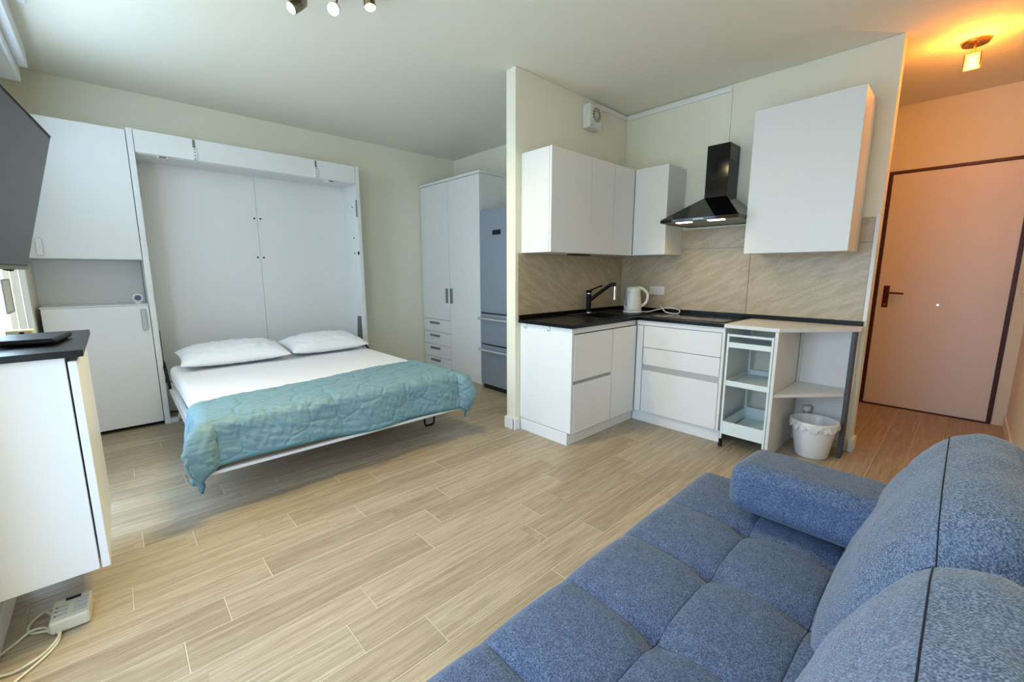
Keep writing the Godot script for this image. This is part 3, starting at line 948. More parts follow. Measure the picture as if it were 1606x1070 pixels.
func worktop_things() -> void:
	var t := thing("worktop", v3(3.2, 0.87, -2.0), "black L-shaped kitchen worktop with low upstand, running round the corner", "worktop")
	var cut := CSGCombiner3D.new()
	cut.name = "slab"
	t.add_child(cut, true)
	cut.material_override = M.worktop_black
	for q in [[v3(2.290, 0.87, -2.374), v3(KX, TOP, -1.838), 0], [v3(3.135, 0.87, -2.0), v3(KX, TOP, -1.155), 0], [v3(2.812, 0.8, -2.245), v3(3.170, 1.0, -1.922), 1], [v3(3.225, TOP - 0.002, -1.77), v3(3.65, 1.0, -1.20), 1]]:
		var cb := CSGBox3D.new()
		cb.name = "cut" if q[2] else "board"
		cb.size = q[1] - q[0]
		cb.position = (q[0] + q[1]) / 2.0 - t.position
		cb.operation = CSGShape3D.OPERATION_SUBTRACTION if q[2] else CSGShape3D.OPERATION_UNION
		cut.add_child(cb, true)
	box("upstand", v3(2.290, TOP, -2.374), v3(KX, TOP + 0.032, -2.356), M.worktop_black, t)
	box("upstand", v3(KX - 0.018, TOP, -2.356), v3(KX, TOP + 0.032, -0.463), M.worktop_black, t)
	# wall tiles: three large pieces of veined stone and a narrow row above
	var s := thing("wall_tiles", v3(KX, 0.93, -1.4), "beige veined stone splashback tiles round the kitchen corner", "tiles")
	var y0 := TOP + 0.033
	for b in [[v3(2.275, y0, -2.3735), v3(KX - 0.009, 1.400, -2.364)], [v3(KX - 0.009, y0, -2.364), v3(KX, 1.453, -1.206)], [v3(KX - 0.009, y0, -1.203), v3(KX, 1.453, -0.470)], [v3(KX - 0.009, 1.456, -2.364), v3(KX, 1.617, -1.206)], [v3(KX - 0.009, 1.456, -1.203), v3(KX, 1.617, -0.470)]]:
		box("tile", b[0], b[1], M.stone_tile, s, 0.0012)
	var tr := box("edge_trim", v3(KX - 0.016, y0, -0.469), v3(KX, 1.635, -0.446), M.white_trim, s)
	tr.set_meta("label", "white edge trim")
	# sink: raised rim, drainer, bowl and drain
	var k := thing("sink", v3(3.1, TOP, -2.08), "black inset sink with drainer let into the worktop in the corner", "sink")
	var a := v3(2.79, TOP, -2.32)
	var b := v3(3.50, TOP, -1.90)
	put("rim", boxes([[v3(a.x, TOP, a.z), v3(b.x, TOP + 0.008, a.z + 0.075)], [v3(a.x, TOP, b.z - 0.022), v3(b.x, TOP + 0.008, b.z)], [v3(a.x, TOP, a.z + 0.075), v3(a.x + 0.022, TOP + 0.008, b.z - 0.022)], [v3(b.x - 0.022, TOP, a.z + 0.075), v3(b.x, TOP + 0.008, b.z - 0.022)], [v3(3.17, TOP, a.z + 0.075), v3(3.20, TOP + 0.008, b.z - 0.022)]], 0.003), M.sink_composite, k, -k.position)
	var dr := box("drainer", v3(3.20, TOP, a.z + 0.075), v3(b.x - 0.022, TOP + 0.003, b.z - 0.022), M.sink_composite, k)
	for j in 6:
		box("rib", v3(3.215, TOP + 0.003, a.z + 0.10 + j * 0.05), v3(b.x - 0.03, TOP + 0.006, a.z + 0.11 + j * 0.05), M.sink_composite, dr, 0.001)
	var bw := [a.x + 0.0225, 3.1695, a.z + 0.0755, b.z - 0.0225, 0.745]
	put("bowl", boxes([[v3(bw[0], bw[4], bw[2]), v3(bw[1], bw[4] + 0.004, bw[3])], [v3(bw[0], bw[4] + 0.004, bw[2]), v3(bw[0] + 0.004, TOP + 0.004, bw[3])], [v3(bw[1] - 0.004, bw[4] + 0.004, bw[2]), v3(bw[1], TOP + 0.004, bw[3])], [v3(bw[0] + 0.004, bw[4] + 0.004, bw[2]), v3(bw[1] - 0.004, TOP + 0.004, bw[2] + 0.004)], [v3(bw[0] + 0.004, bw[4] + 0.004, bw[3] - 0.004), v3(bw[1] - 0.004, TOP + 0.004, bw[3])]], 0.001), M.sink_composite, k, -k.position)
	lathe("drain", v3(2.985, 0.749, -2.10), [Vector2(0.045, 0.0), Vector2(0.042, 0.003), Vector2(0.02, 0.003), Vector2(0.0, 0.002)], M.chrome, k, 24)
	# tap
	var p := v3(3.075, TOP + 0.008, -2.290)
	var tp := thing("kitchen_tap", p, "black single-lever kitchen tap with angled spout and pale outlet at the sink", "tap")
	lathe("collar", p, [Vector2(0.0, 0), Vector2(0.026, 0), Vector2(0.026, 0.006), Vector2(0.021, 0.010), Vector2(0.0, 0.010)], M.chrome, tp, 20)
	lathe("body", p, [Vector2(0.0, 0.010), Vector2(0.021, 0.010), Vector2(0.021, 0.165), Vector2(0.0, 0.165)], M.black_plastic, tp, 20)
	lathe("ring", p, [Vector2(0.021, 0.165), Vector2(0.0225, 0.166), Vector2(0.0225, 0.173), Vector2(0.0, 0.174)], M.chrome, tp, 20)
	rbox("cartridge_cap", p + v3(-0.022, 0.174, -0.022), p + v3(0.022, 0.200, 0.022), 0.012, M.black_plastic, tp)
	tube("lever", [p + v3(0.0, 0.192, 0.0), p + v3(0.05, 0.222, 0.05), p + v3(0.075, 0.24, 0.085)], 0.007, M.black_plastic, tp, 8)
	tube("spout", [p + v3(0.0, 0.10, 0.0), p + v3(0.03, 0.15, 0.05), p + v3(0.065, 0.215, 0.125), p + v3(0.08, 0.245, 0.165), p + v3(0.09, 0.252, 0.19), p + v3(0.097, 0.245, 0.205)], 0.015, M.black_plastic, tp, 12, 4)
	var o := p + v3(0.097, 0.238, 0.200)
	lathe("outlet", o - v3(0, 0.125, 0), [Vector2(0.0, 0), Vector2(0.013, 0), Vector2(0.015, 0.012), Vector2(0.012, 0.03), Vector2(0.010, 0.07), Vector2(0.014, 0.10), Vector2(0.012, 0.12), Vector2(0.0, 0.122)], M.chrome, tp, 16)
	# kettle on its base
	var c := v3(3.42, TOP + 0.004, -2.06)
	var ke := thing("electric_kettle", c, "white plastic jug kettle with loop handle standing on the sink drainer", "kettle")
	lathe("power_base", c, [Vector2(0.0, 0), Vector2(0.083, 0), Vector2(0.086, 0.008), Vector2(0.078, 0.020), Vector2(0.0, 0.022)], M.kettle_plastic, ke, 32)
	lathe("jug", c, [Vector2(0.0, 0.023), Vector2(0.077, 0.023), Vector2(0.078, 0.05), Vector2(0.071, 0.12), Vector2(0.063, 0.185), Vector2(0.062, 0.205), Vector2(0.058, 0.216), Vector2(0.0, 0.217)], M.kettle_plastic, ke, 36)
	lathe("lid", c, [Vector2(0.057, 0.217), Vector2(0.052, 0.226), Vector2(0.03, 0.231), Vector2(0.0, 0.232)], M.kettle_plastic, ke, 32)
	var side := v3(0.55, 0, 0.835)
	tube("handle", [c + side * 0.03 + v3(0, 0.222, 0), c + side * 0.075 + v3(0, 0.215, 0), c + side * 0.120 + v3(0, 0.175, 0), c + side * 0.125 + v3(0, 0.125, 0), c + side * 0.105 + v3(0, 0.08, 0), c + side * 0.07 + v3(0, 0.055, 0)], 0.013, M.kettle_plastic, ke, 10, 5)
	begin()
	add_box(v3(-0.0025, 0.06, -0.010), v3(0.0025, 0.165, 0.010), 0.002)
	var lf := v3(-0.95, 0, -0.30).normalized()
	put("water_window", commit(), M.smoke_window, ke, lf * 0.0715, Basis(lf, Vector3.UP, lf.cross(Vector3.UP)) * Basis(Vector3.BACK, -0.10))
	begin()
	add_tube([v3(0, 0, 0), v3(-0.012, 0.012, -0.004), v3(-0.022, 0.026, -0.008)], [0.03, 0.02, 0.008], 10)
	put("spout", commit(), M.kettle_plastic, ke, v3(0, 0.19, 0) + lf * 0.045)
	tube("cord", [c + side * 0.08 + v3(0, 0.008, 0), c + side * 0.14 + v3(0, 0.010, 0), v3(3.56, TOP + 0.035, -1.88), v3(3.60, TOP + 0.05, -1.80), v3(3.62, TOP + 0.035, -1.72), v3(3.55, TOP + 0.010, -1.70), v3(3.50, TOP + 0.02, -1.78), v3(3.58, TOP + 0.06, -1.87), v3(3.66, TOP + 0.05, -1.93)], 0.0045, M.white_plastic, ke, 8, 6)
	# double socket on the tiles
	var so := thing("wall_socket", v3(3.69, 1.09, -1.975), "white double wall socket plate on the stone tiles right of the kettle", "socket")
	var pl := box("plate", v3(3.683, 1.052, -2.048), v3(3.691, 1.128, -1.902), M.white_plastic, so, 0.003)
	for z in [-2.012, -1.975, -1.938]:
		for dy in [-0.014, 0.0, 0.014]:
			box("contact_hole", v3(3.6815, 1.09 + dy - 0.0025, z - 0.0025), v3(3.6832, 1.09 + dy + 0.0025, z + 0.0025), M.socket_hole, pl, 0.0005)
	# hob
	var ho := thing("ceramic_hob", v3(3.44, TOP, -1.5), "black ceramic glass hob set flush in the worktop under the hood", "hob")
	var gl := box("glass", v3(3.22, TOP, -1.775), v3(3.655, TOP + 0.005, -1.195), M.hob_glass, ho, 0.002)
	for q in [[3.34, -1.63, 0.075], [3.34, -1.34, 0.09], [3.54, -1.63, 0.09], [3.54, -1.34, 0.075]]:
		lathe("cooking_zone", v3(q[0], TOP + 0.005, q[1]), [Vector2(q[2], 0.0), Vector2(q[2], 0.0004), Vector2(q[2] - 0.003, 0.0004), Vector2(q[2] - 0.003, 0.0)], M.hob_print, gl, 40)

func end_table() -> void:
	# open end unit with slanted front: top, panel, shelf, dark support
	var t := thing("open_end_unit", v3(3.45, 0, -0.8), "open white end unit with slanted top, corner shelf and dark grey support beside the hall", "shelf unit")
	begin()
	add_slab([Vector2(3.132, -1.152), Vector2(3.132, -0.808), Vector2(3.56, -0.452), Vector2(3.680, -0.452), Vector2(3.680, -1.152)], 0.0, 0.024)
	put("top", commit(), M.white_laminate, t, v3(0, 0.872, 0) - t.position)
	box("side_panel", v3(3.118, 0.0, -0.826), v3(3.695, 0.871, -0.806), M.white_laminate, t, 0.002)
	begin()
	add_slab([Vector2(3.128, -0.804), Vector2(3.50, -0.492), Vector2(3.695, -0.492), Vector2(3.695, -0.804)], 0.0, 0.020)
	put("shelf", commit(), M.white_laminate, t, v3(0, 0.435, 0) - t.position)
	box("support", v3(3.505, 0.0, -0.490), v3(3.60, 0.871, -0.468), M.charcoal_panel, t, 0.002)
	box("wall_panel", v3(3.680, 0.06, -0.792), v3(3.698, 0.870, -0.470), M.white_satin, t, 0.001)
	box("batten", v3(3.66, 0.456, -0.803), v3(3.679, 0.871, -0.790), M.white_laminate, t, 0.001)
	var v := thing("drain_pipe", v3(3.66, 0.26, -0.71), "short grey capped pipe end on the wall behind the waste bin", "pipe")
	tube("pipe", [v3(3.679, 0.275, -0.71), v3(3.63, 0.275, -0.71), v3(3.615, 0.262, -0.71), v3(3.613, 0.20, -0.71)], 0.019, M.grey_profile, v, 12)
	lathe("cap", v3(3.613, 0.285, -0.71), [Vector2(0.0, -0.02), Vector2(0.026, -0.02), Vector2(0.026, 0.012), Vector2(0.0, 0.014)], M.white_plastic, v, 16)
	# rolling cart parked under the top
	var xa := 3.122
	var xb := 3.60
	var c := thing("kitchen_cart", v3(3.36, 0, -0.97), "narrow white metal trolley with three trays on castors, parked beside the drawers", "cart")
	var za := -1.122
	var zb := -0.830
	for p in [[xa, za], [xa, zb - 0.014], [xb, za], [xb, zb - 0.014]]:
		box("post", v3(p[0], 0.062, p[1]), v3(p[0] + 0.014, 0.834, p[1] + 0.014), M.cart_paint, c, 0.002)
	for x in [xa, xb]:
		box("end_bar", v3(x, 0.816, za + 0.014), v3(x + 0.014, 0.832, zb - 0.014), M.cart_paint, c, 0.002)
	for y in [[0.738, 0.775], [0.462, 0.500], [0.100, 0.196]]:
		var tray := box("tray", v3(xa + 0.016, y[0], za + 0.016), v3(xb, y[0] + 0.004, zb - 0.016), M.cart_paint, c, 0.001)
		for w in [[v3(xa + 0.002, y[0], za + 0.014), v3(xa + 0.006, y[1], zb - 0.014)], [v3(xb + 0.006, y[0], za + 0.014), v3(xb + 0.010, y[1], zb - 0.014)], [v3(xa + 0.006, y[0], za + 0.003), v3(xb + 0.006, y[1] - 0.008, za + 0.007)], [v3(xa + 0.006, y[0], zb - 0.007), v3(xb + 0.006, y[1] - 0.008, zb - 0.003)]]:
			box("tray_lip", w[0], w[1], M.cart_paint, tray, 0.001)
	for p in [[xa + 0.007, za + 0.007], [xa + 0.007, zb - 0.007], [xb + 0.007, za + 0.007], [xb + 0.007, zb - 0.007]]:
		var ca := box("castor", v3(p[0] - 0.010, 0.035, p[1] - 0.009), v3(p[0] + 0.010, 0.061, p[1] + 0.009), M.black_plastic, c, 0.003)
		lathe("wheel", v3(p[0], 0.021, p[1]), [Vector2(0.0, -0.009), Vector2(0.018, -0.009), Vector2(0.021, -0.005), Vector2(0.021, 0.005), Vector2(0.018, 0.009), Vector2(0.0, 0.009)], M.black_rubber, ca, 18, Basis(Vector3.RIGHT, PI / 2))
	# waste bin with liner
	var b := v3(3.440, 0, -0.622)
	var w := thing("waste_bin", b, "round white waste bin lined with a thin plastic bag, under the corner shelf", "bin")
	lathe("bucket", b, [Vector2(0.0, 0.004), Vector2(0.088, 0.0), Vector2(0.096, 0.008), Vector2(0.130, 0.238), Vector2(0.136, 0.240), Vector2(0.136, 0.252), Vector2(0.128, 0.252), Vector2(0.092, 0.012), Vector2(0.0, 0.012)], M.bin_plastic, w, 40)
	var wr := noise(FastNoiseLite.TYPE_SIMPLEX, 1.0, 14, 3)
	begin()
	sheet(72, 22, func(u: float, v2: float) -> Vector3:
		var a := u * TAU
		var ca := v3(cos(a), 0, sin(a))
		var k := wr.get_noise_3d(ca.x * 3.0, v2 * 4.0, ca.z * 3.0)
		var f := wr.get_noise_3d(ca.x * 11.0, v2 * 5.0, ca.z * 11.0)
		# up from the inside, over the rim, down outside
		var r: float
		var y: float
		if v2 < 0.55:
			var e := v2 / 0.55
			r = lerpf(0.03, 0.124, pow(e, 0.55)) + f * 0.010 * (1.0 - e)
			y = lerpf(0.10, 0.257, pow(e, 1.3)) + k * 0.012 * (1.0 - e)
		else:
			var e := (v2 - 0.55) / 0.45
			r = 0.124 + 0.019 * sin(minf(e * 2.2, 1.0) * PI / 2) + f * 0.011 * e
			y = 0.257 + 0.004 * sin(e * PI) - (0.050 + k * 0.035) * e * e
		return ca * r + v3(0, y, 0), false)
	put("liner", commit(), M.bag_film, w)

func upper_cabinets() -> void:
	var zf := -2.07
	var y0 := 1.402
	var y1 := 2.122
	var t := thing("upper_cabinet_row", v3(2.85, y0, -2.2), "white upper cabinet with three narrow flat doors on the partition above the sink", "cabinet")
	box("body", v3(2.315, y0, -2.374), v3(3.385, y1, zf - 0.022), M.white_laminate, t)
	for d in [[2.315, 2.774], [2.777, 3.080], [3.083, 3.384]]:
		box("door", v3(d[0], y0, zf - 0.020), v3(d[1], y1, zf), M.white_laminate, t, 0.0015)
	var li := box("light_strip", v3(2.70, y0 - 0.008, -2.24), v3(2.95, y0, -2.19), M.black_plastic, t)
	li.set_meta("label", "slim dark strip under the cabinet")
	var c := thing("narrow_upper_cabinet", v3(3.55, y0, -1.92), "narrow white upper cabinet on the kitchen wall, left of the black hood", "cabinet")
	box("body", v3(3.408, y0 + 0.002, -2.364), v3(3.690, y1, -1.766), M.white_laminate, c)
	box("door", v3(3.387, y0 + 0.002, -2.066), v3(3.406, y1, -1.766), M.white_laminate, c, 0.0015)
	var xb := 3.345
	var b := thing("large_upper_cabinet", v3(3.52, 1.39, -0.84), "large white square upper cabinet on the kitchen wall, right of the hood", "cabinet")
	box("body", v3(xb + 0.022, 1.391, -1.138), v3(3.690, 2.343, -0.542), M.white_laminate, b)
	box("door", v3(xb, 1.389, -1.139), v3(xb + 0.020, 2.344, -0.541), M.white_laminate, b, 0.0015)

func hood() -> void:
	var zc := -1.430
	var t := thing("cooker_hood", v3(3.45, 1.63, zc), "black chimney cooker hood with lit underside above the hob", "cooker hood")
	var x0 := 3.20
	var x1 := 3.69
	var za := zc - 0.288
	var zb := zc + 0.288
	begin()
	# canopy: rim band below, sloping faces up to the chimney
	var low := [v3(x0, 1.657, za), v3(x0, 1.657, zb), v3(x1, 1.657, zb), v3(x1, 1.657, za)]
	var up := [v3(3.498, 1.835, zc - 0.085), v3(3.498, 1.835, zc + 0.085), v3(x1, 1.835, zc + 0.085), v3(x1, 1.835, zc - 0.085)]
	for k in 4:
		var a: Vector3 = low[k]
		var b: Vector3 = low[(k + 1) % 4]
		var c: Vector3 = up[(k + 1) % 4]
		var d: Vector3 = up[k]
		var n := (b - a).cross(d - a).normalized()
		if n.dot((a + b + c + d) / 4.0 - v3(3.5, 1.70, zc)) < 0:
			n = -n
		quad(vert(a, n), vert(b, n), vert(c, n), vert(d, n))
	put("canopy", commit(), M.black_gloss, t, -t.position)
	put("rim", boxes([[v3(x0, 1.633, za), v3(x0 + 0.012, 1.658, zb)], [v3(x0 + 0.012, 1.633, za), v3(x1, 1.658, za + 0.012)], [v3(x0 + 0.012, 1.633, zb - 0.012), v3(x1, 1.658, zb)], [v3(x1 - 0.012, 1.633, za + 0.012), v3(x1, 1.658, zb - 0.012)]], 0.002), M.black_gloss, t, -t.position)
	var ch := box("chimney", v3(3.498, 1.80, zc - 0.085), v3(3.697, 2.222, zc + 0.085), M.black_gloss, t, 0.002)
	for k in 5:
		for j in 5:
			box("vent_hole", v3(3.535 + k * 0.022, 2.11 + j * 0.018, zc + 0.0845), v3(3.549 + k * 0.022, 2.118 + j * 0.018, zc + 0.0858), M.filter_metal, ch, 0.0005)
	var f := box("filter", v3(x0 + 0.012, 1.638, za + 0.012), v3(x1 - 0.012, 1.644, zb - 0.012), M.filter_metal, t, 0.001)
	f.set_meta("label", "brushed metal filter underside")
	box("control_strip", v3(x0 - 0.003, 1.641, zc - 0.03), v3(x0, 1.651, zc + 0.05), M.handle_metal, t, 0.001)
	for z in [zc - 0.13, zc + 0.11]:
		box("hood_light", v3(x0 + 0.05, 1.632, z - 0.055), v3(x0 + 0.10, 1.638, z + 0.055), M.bulb_hood, t, 0.002)
		var s := SpotLight3D.new()
		s.name = "hood_spot"
		s.light_color = Color(1.0, 0.82, 0.55)
		s.light_energy = 0.06
		s.light_size = 0.03
		s.spot_angle = 75
		s.spot_range = 6
		s.spot_attenuation = 2.0
		s.shadow_enabled = true
		s.position = v3(x0 + 0.075, 1.622, z)
		s.rotation_degrees = v3(-90, 0, 0)
		add_child(s, true)

func wall_bits() -> void:
	# extractor fan with trunking round the corner and a cable cover down to the hood
	var t := thing("extractor_fan", v3(3.11, 2.54, -2.35), "small square white extractor fan high on the partition wall", "fan")
	rbox("housing", v3(3.025, 2.446, -2.374), v3(3.198, 2.634, -2.296), 0.012, M.white_plastic, t)
	var c := v3(3.115, 2.553, -2.296)
	var face := Basis(Vector3.RIGHT, PI / 2)
	lathe("grille_ring", c, [Vector2(0.064, 0.0), Vector2(0.064, 0.006), Vector2(0.056, 0.006), Vector2(0.056, 0.0)], M.cream_plastic, t, 36, face)
	lathe("recess", c, [Vector2(0.056, 0.001), Vector2(0.0, 0.001)], M.handle_metal, t, 36, face)
	for k in 12:
		var a := TAU * k / 12
		tube("grille_bar", [c + v3(cos(a) * 0.018, sin(a) * 0.018, 0.004), c + v3(cos(a + 0.35) * 0.057, sin(a + 0.35) * 0.057, 0.004)], 0.0028, M.cream_plastic, t, 6)
	lathe("hub", c, [Vector2(0.020, 0.0), Vector2(0.018, 0.007), Vector2(0.0, 0.008)], M.cream_plastic, t, 20, face)
	box("badge", v3(3.045, 2.462, -2.2965), v3(3.07, 2.469, -2.2952), M.handle_metal, t, 0.0004)
	var k2 := thing("cable_trunking", v3(3.6, 2.66, -2.0), "thin white cable trunking under the ceiling from the fan to the hood", "trunking")
	box("run", v3(3.20, 2.648, -2.374), v3(3.698, 2.684, -2.358), M.white_trim, k2)
	box("run", v3(3.684, 2.648, -2.358), v3(3.699, 2.684, -1.436), M.white_trim, k2)
	box("drop", v3(3.691, 2.224, -1.447), v3(3.699, 2.648, -1.436), M.white_trim, k2, 0.001)

# ------------------------------------------------------------------ television corner
func tv_corner() -> void:
	var za := -2.72
	var zb := -2.05
	var t := thing("media_cabinet", v3(-0.27, 0.19, -2.38), "white wall-hung cabinet with black granite top under the television, near left", "cabinet")
	box("body", v3(WX + 0.002, 0.19, za), v3(-0.141, 0.976, zb), M.white_satin, t, 0.002)
	for z in [[za, -2.387], [-2.383, zb + 0.003]]:
		box("door", v3(-0.136, 0.19, z[0]), v3(-0.112, 0.962, z[1]), M.white_satin, t, 0.003)
	var top := box("granite_top", v3(WX + 0.001, 0.977, za - 0.015), v3(-0.094, 1.0, zb + 0.022), M.granite, t, 0.002)
	top.set_meta("label", "speckled black granite top")
	# flat receiver box and its small plug
	var s := thing("set_top_box", v3(-0.24, 1.0, -2.34), "flat black set-top box with rounded end lying on the granite top", "set-top box")
	begin()
	add_round_box(v3(-0.09, 0.004, -0.115), v3(0.09, 0.026, 0.115), 0.010, 3)
	put("case", commit(), M.black_plastic, s, v3(0, 0, 0), Basis(Vector3.UP, -0.15))
	begin()
	for q in [[-0.07, -0.09], [-0.07, 0.09], [0.07, -0.09], [0.07, 0.09]]:
		add_box(v3(q[0] - 0.008, 0, q[1] - 0.008), v3(q[0] + 0.008, 0.005, q[1] + 0.008), 0.001)
	put("feet", commit(), M.black_rubber, s, Vector3.ZERO, Basis(Vector3.UP, -0.15))
	var a := thing("power_adapter", v3(-0.285, 1.0, -2.60), "small cream adapter box behind the set-top box", "adapter")
	rbox("case", v3(-0.325, 1.0, -2.625), v3(-0.25, 1.030, -2.570), 0.005, M.cream_plastic, a, 2)
	box("port", v3(-0.288, 1.008, -2.5705), v3(-0.275, 1.022, -2.5685), M.black_plastic, a, 0.0005)
	# television: tilted forward on a wall arm
	var w := 0.90
	var hh := 0.52
	var psi := deg_to_rad(5.5)
	var th := deg_to_rad(13.8)
	var along := v3(sin(psi), 0, -cos(psi))
	var n0 := v3(cos(psi), 0, sin(psi))
	var down := v3(0, -cos(th), 0) - n0 * sin(th)
	var nrm := along.cross(down).normalized()
	if nrm.x < 0:
		nrm = -nrm
	var corner := v3(-0.1075, 1.776, -2.502)
	var mid := corner - along * w / 2 + down * hh / 2
	var tv := thing("television", mid, "black flat-screen television on a wall arm, tilted down over the media cabinet", "television")
	tv.transform = Transform3D(Basis(-along, -down, nrm), mid)
	begin()
	add_box(v3(-w / 2, -hh / 2, -0.038), v3(w / 2, hh / 2, 0.0), 0.003)
	put("case", commit(), M.black_plastic, tv)
	begin()
	add_box(v3(-w / 2 + 0.010, -hh / 2 + 0.016, -0.001), v3(w / 2 - 0.010, hh / 2 - 0.010, 0.0012), 0.0008)
	put("screen", commit(), M.screen_glass, tv)
	put("bezel", boxes([[v3(-w / 2 - 0.0015, hh / 2 - 0.0005, -0.036), v3(w / 2 + 0.0015, hh / 2 + 0.002, 0.002)]], 0.001), M.olive_metal, tv)
	put("bezel", boxes([[v3(-w / 2 - 0.0015, -hh / 2 - 0.002, -0.036), v3(w / 2 + 0.0015, -hh / 2 + 0.012, 0.002)]], 0.001), M.olive_metal, tv)
	begin()
	add_round_box(v3(-0.30, -0.16, -0.07), v3(0.30, 0.16, -0.037), 0.012, 2)
	put("rear_housing", commit(), M.black_plastic, tv)
	begin()
	add_box(v3(-0.34, -hh / 2 - 0.012, -0.030), v3(-0.30, -hh / 2 - 0.001, -0.010), 0.002)
	put("receiver_eye", commit(), M.black_plastic, tv)
	put("mount_plate", boxes([[v3(-0.12, -0.11, -0.085), v3(0.12, 0.11, -0.071)]], 0.003), M.black_plastic, tv)
	var arm_end := tv.transform.affine_inverse() * v3(WX + 0.004, 1.55, -2.12)
	tube("mount_arm", [v3(0.0, 0.0, -0.08), (v3(0, 0, -0.08) + arm_end) / 2 + v3(0.03, 0, 0), arm_end], 0.016, M.black_plastic, tv, 10)
	# power strip on the floor and its cable
	var p := v3(-0.235, 0, -2.115)
	var ps := thing("power_strip", p, "cream multi-socket power strip block on the floor under the media cabinet", "power strip")
	ps.rotation.y = -0.04
	begin()
	add_round_box(v3(-0.052, 0.002, -0.070), v3(0.052, 0.050, 0.070), 0.010, 3)
	put("case", commit(), M.cream_plastic, ps)
	begin()
	add_box(v3(-0.018, 0.0495, -0.060), v3(0.022, 0.054, -0.046), 0.002)
	put("rocker_switch", commit(), M.black_plastic, ps)
	for r in 3:
		begin()
		add_round_box(v3(-0.042, 0.0465, -0.024 + r * 0.026), v3(-0.008, 0.0515, -0.008 + r * 0.026), 0.002, 2)
		var so := put("socket", commit(), M.grey_profile, ps)
		begin()
		add_box(v3(-0.041, 0.0512, -0.019 + r * 0.026), v3(-0.036, 0.0521, -0.013 + r * 0.026), 0.0005)
		put("pin_hole", commit(), M.socket_hole, so)
	for r in 5:
		begin()
		add_box(v3(0.008, 0.0492, -0.036 + r * 0.018), v3(0.042, 0.0522, -0.026 + r * 0.018), 0.001)
		put("socket", commit(), M.grey_profile, ps)
	var cable := [[-0.289, 0.02, -2.15], [-0.315, 0.006, -2.215], [-0.347, 0.006, -2.166], [-0.340, 0.006, -2.112], [-0.302, 0.008, -2.085], [-0.266, 0.014, -2.035], [-0.270, 0.006, -1.985], [-0.300, 0.006, -1.935], [-0.345, 0.006, -1.885], [-0.385, 0.006, -1.84]]
	var line := []
	for q in cable:
		line.append(v3(q[0], q[1], q[2]))
	var ca := thing("power_cable", v3(-0.3, 0, -2.0), "looped cream power cables on the floor left of the power strip", "cable")
	tube("cable", line, 0.0045, M.cream_plastic, ca, 8, 6)
	tube("cable", [v3(-0.289, 0.012, -2.062), v3(-0.305, 0.010, -2.106), v3(-0.338, 0.016, -2.107), v3(-0.372, 0.006, -2.085), v3(-0.404, 0.006, -2.05)], 0.0045, M.cream_plastic, ca, 8, 6)
	tube("cable", [v3(-0.262, 0.014, -2.042), v3(-0.268, 0.014, -2.00), v3(-0.292, 0.008, -1.965), v3(-0.318, 0.015, -1.930), v3(-0.36, 0.006, -1.928), v3(-0.398, 0.006, -1.94)], 0.0045, M.cream_plastic, ca, 8, 6)

func ceiling_lamp() -> void:
	var a := v3(0.74, H, -2.56)
	var b := v3(1.16, H, -2.16)
	var t := thing("ceiling_spot_bar", (a + b) / 2, "nickel ceiling spotlight bar with three lit heads at the top of the room", "ceiling lamp")
	var d := (b - a).normalized()
	begin()
	add_round_box(v3(-0.36, -0.028, -0.045), v3(0.36, -0.001, 0.045), 0.010, 2)
	put("base_bar", commit(), M.nickel, t, Vector3.ZERO, Basis(d, Vector3.UP, d.cross(Vector3.UP)))
	# each head: lens centre and the way it points
	for h in [[v3(0.826, 2.590, -2.535), v3(-0.72, -0.62, 0.05)], [v3(0.983, 2.584, -2.385), v3(-0.45, -0.55, 0.75)], [v3(1.116, 2.585, -2.245), v3(0.02, -0.98, 0.22)]]:
		var dir: Vector3 = h[1].normalized()
		var side := dir.cross(Vector3.UP).normalized()
		var turn := Basis(side, -dir, side.cross(-dir))
		var at: Vector3 = h[0]
		var sh := lathe("lamp_head", at, [Vector2(0.0, 0.105), Vector2(0.012, 0.104), Vector2(0.024, 0.088), Vector2(0.029, 0.05), Vector2(0.030, 0.0), Vector2(0.027, 0.0), Vector2(0.026, 0.006), Vector2(0.0, 0.006)], M.nickel, t, 28, turn)
		begin()
		add_lathe([Vector2(0.0, -0.012), Vector2(0.016, -0.009), Vector2(0.026, 0.0), Vector2(0.026, 0.005), Vector2(0.0, 0.0055)], 24)
		put("lamp_bulb", commit(), M.bulb_warm, sh)
		var top := at - dir * 0.09
		tube("stem", [top, v3(top.x, 2.665, top.z) + d * 0.01, v3(top.x, 2.675, top.z) + d * 0.012], 0.006, M.nickel, t, 8)
		var s := SpotLight3D.new()
		s.name = "lamp_spot"
		s.light_color = Color(1.0, 0.90, 0.60)
		s.light_energy = 1.45
		s.light_size = 0.05
		s.spot_angle = 60 if dir.x < -0.6 else 80
		s.spot_angle_attenuation = 1.0
		s.spot_range = 12
		s.spot_attenuation = 2.0
		s.shadow_enabled = true
		s.position = at + dir * 0.03
		s.basis = Basis(side, -dir.cross(side), -dir).orthonormalized()
		add_child(s, true)

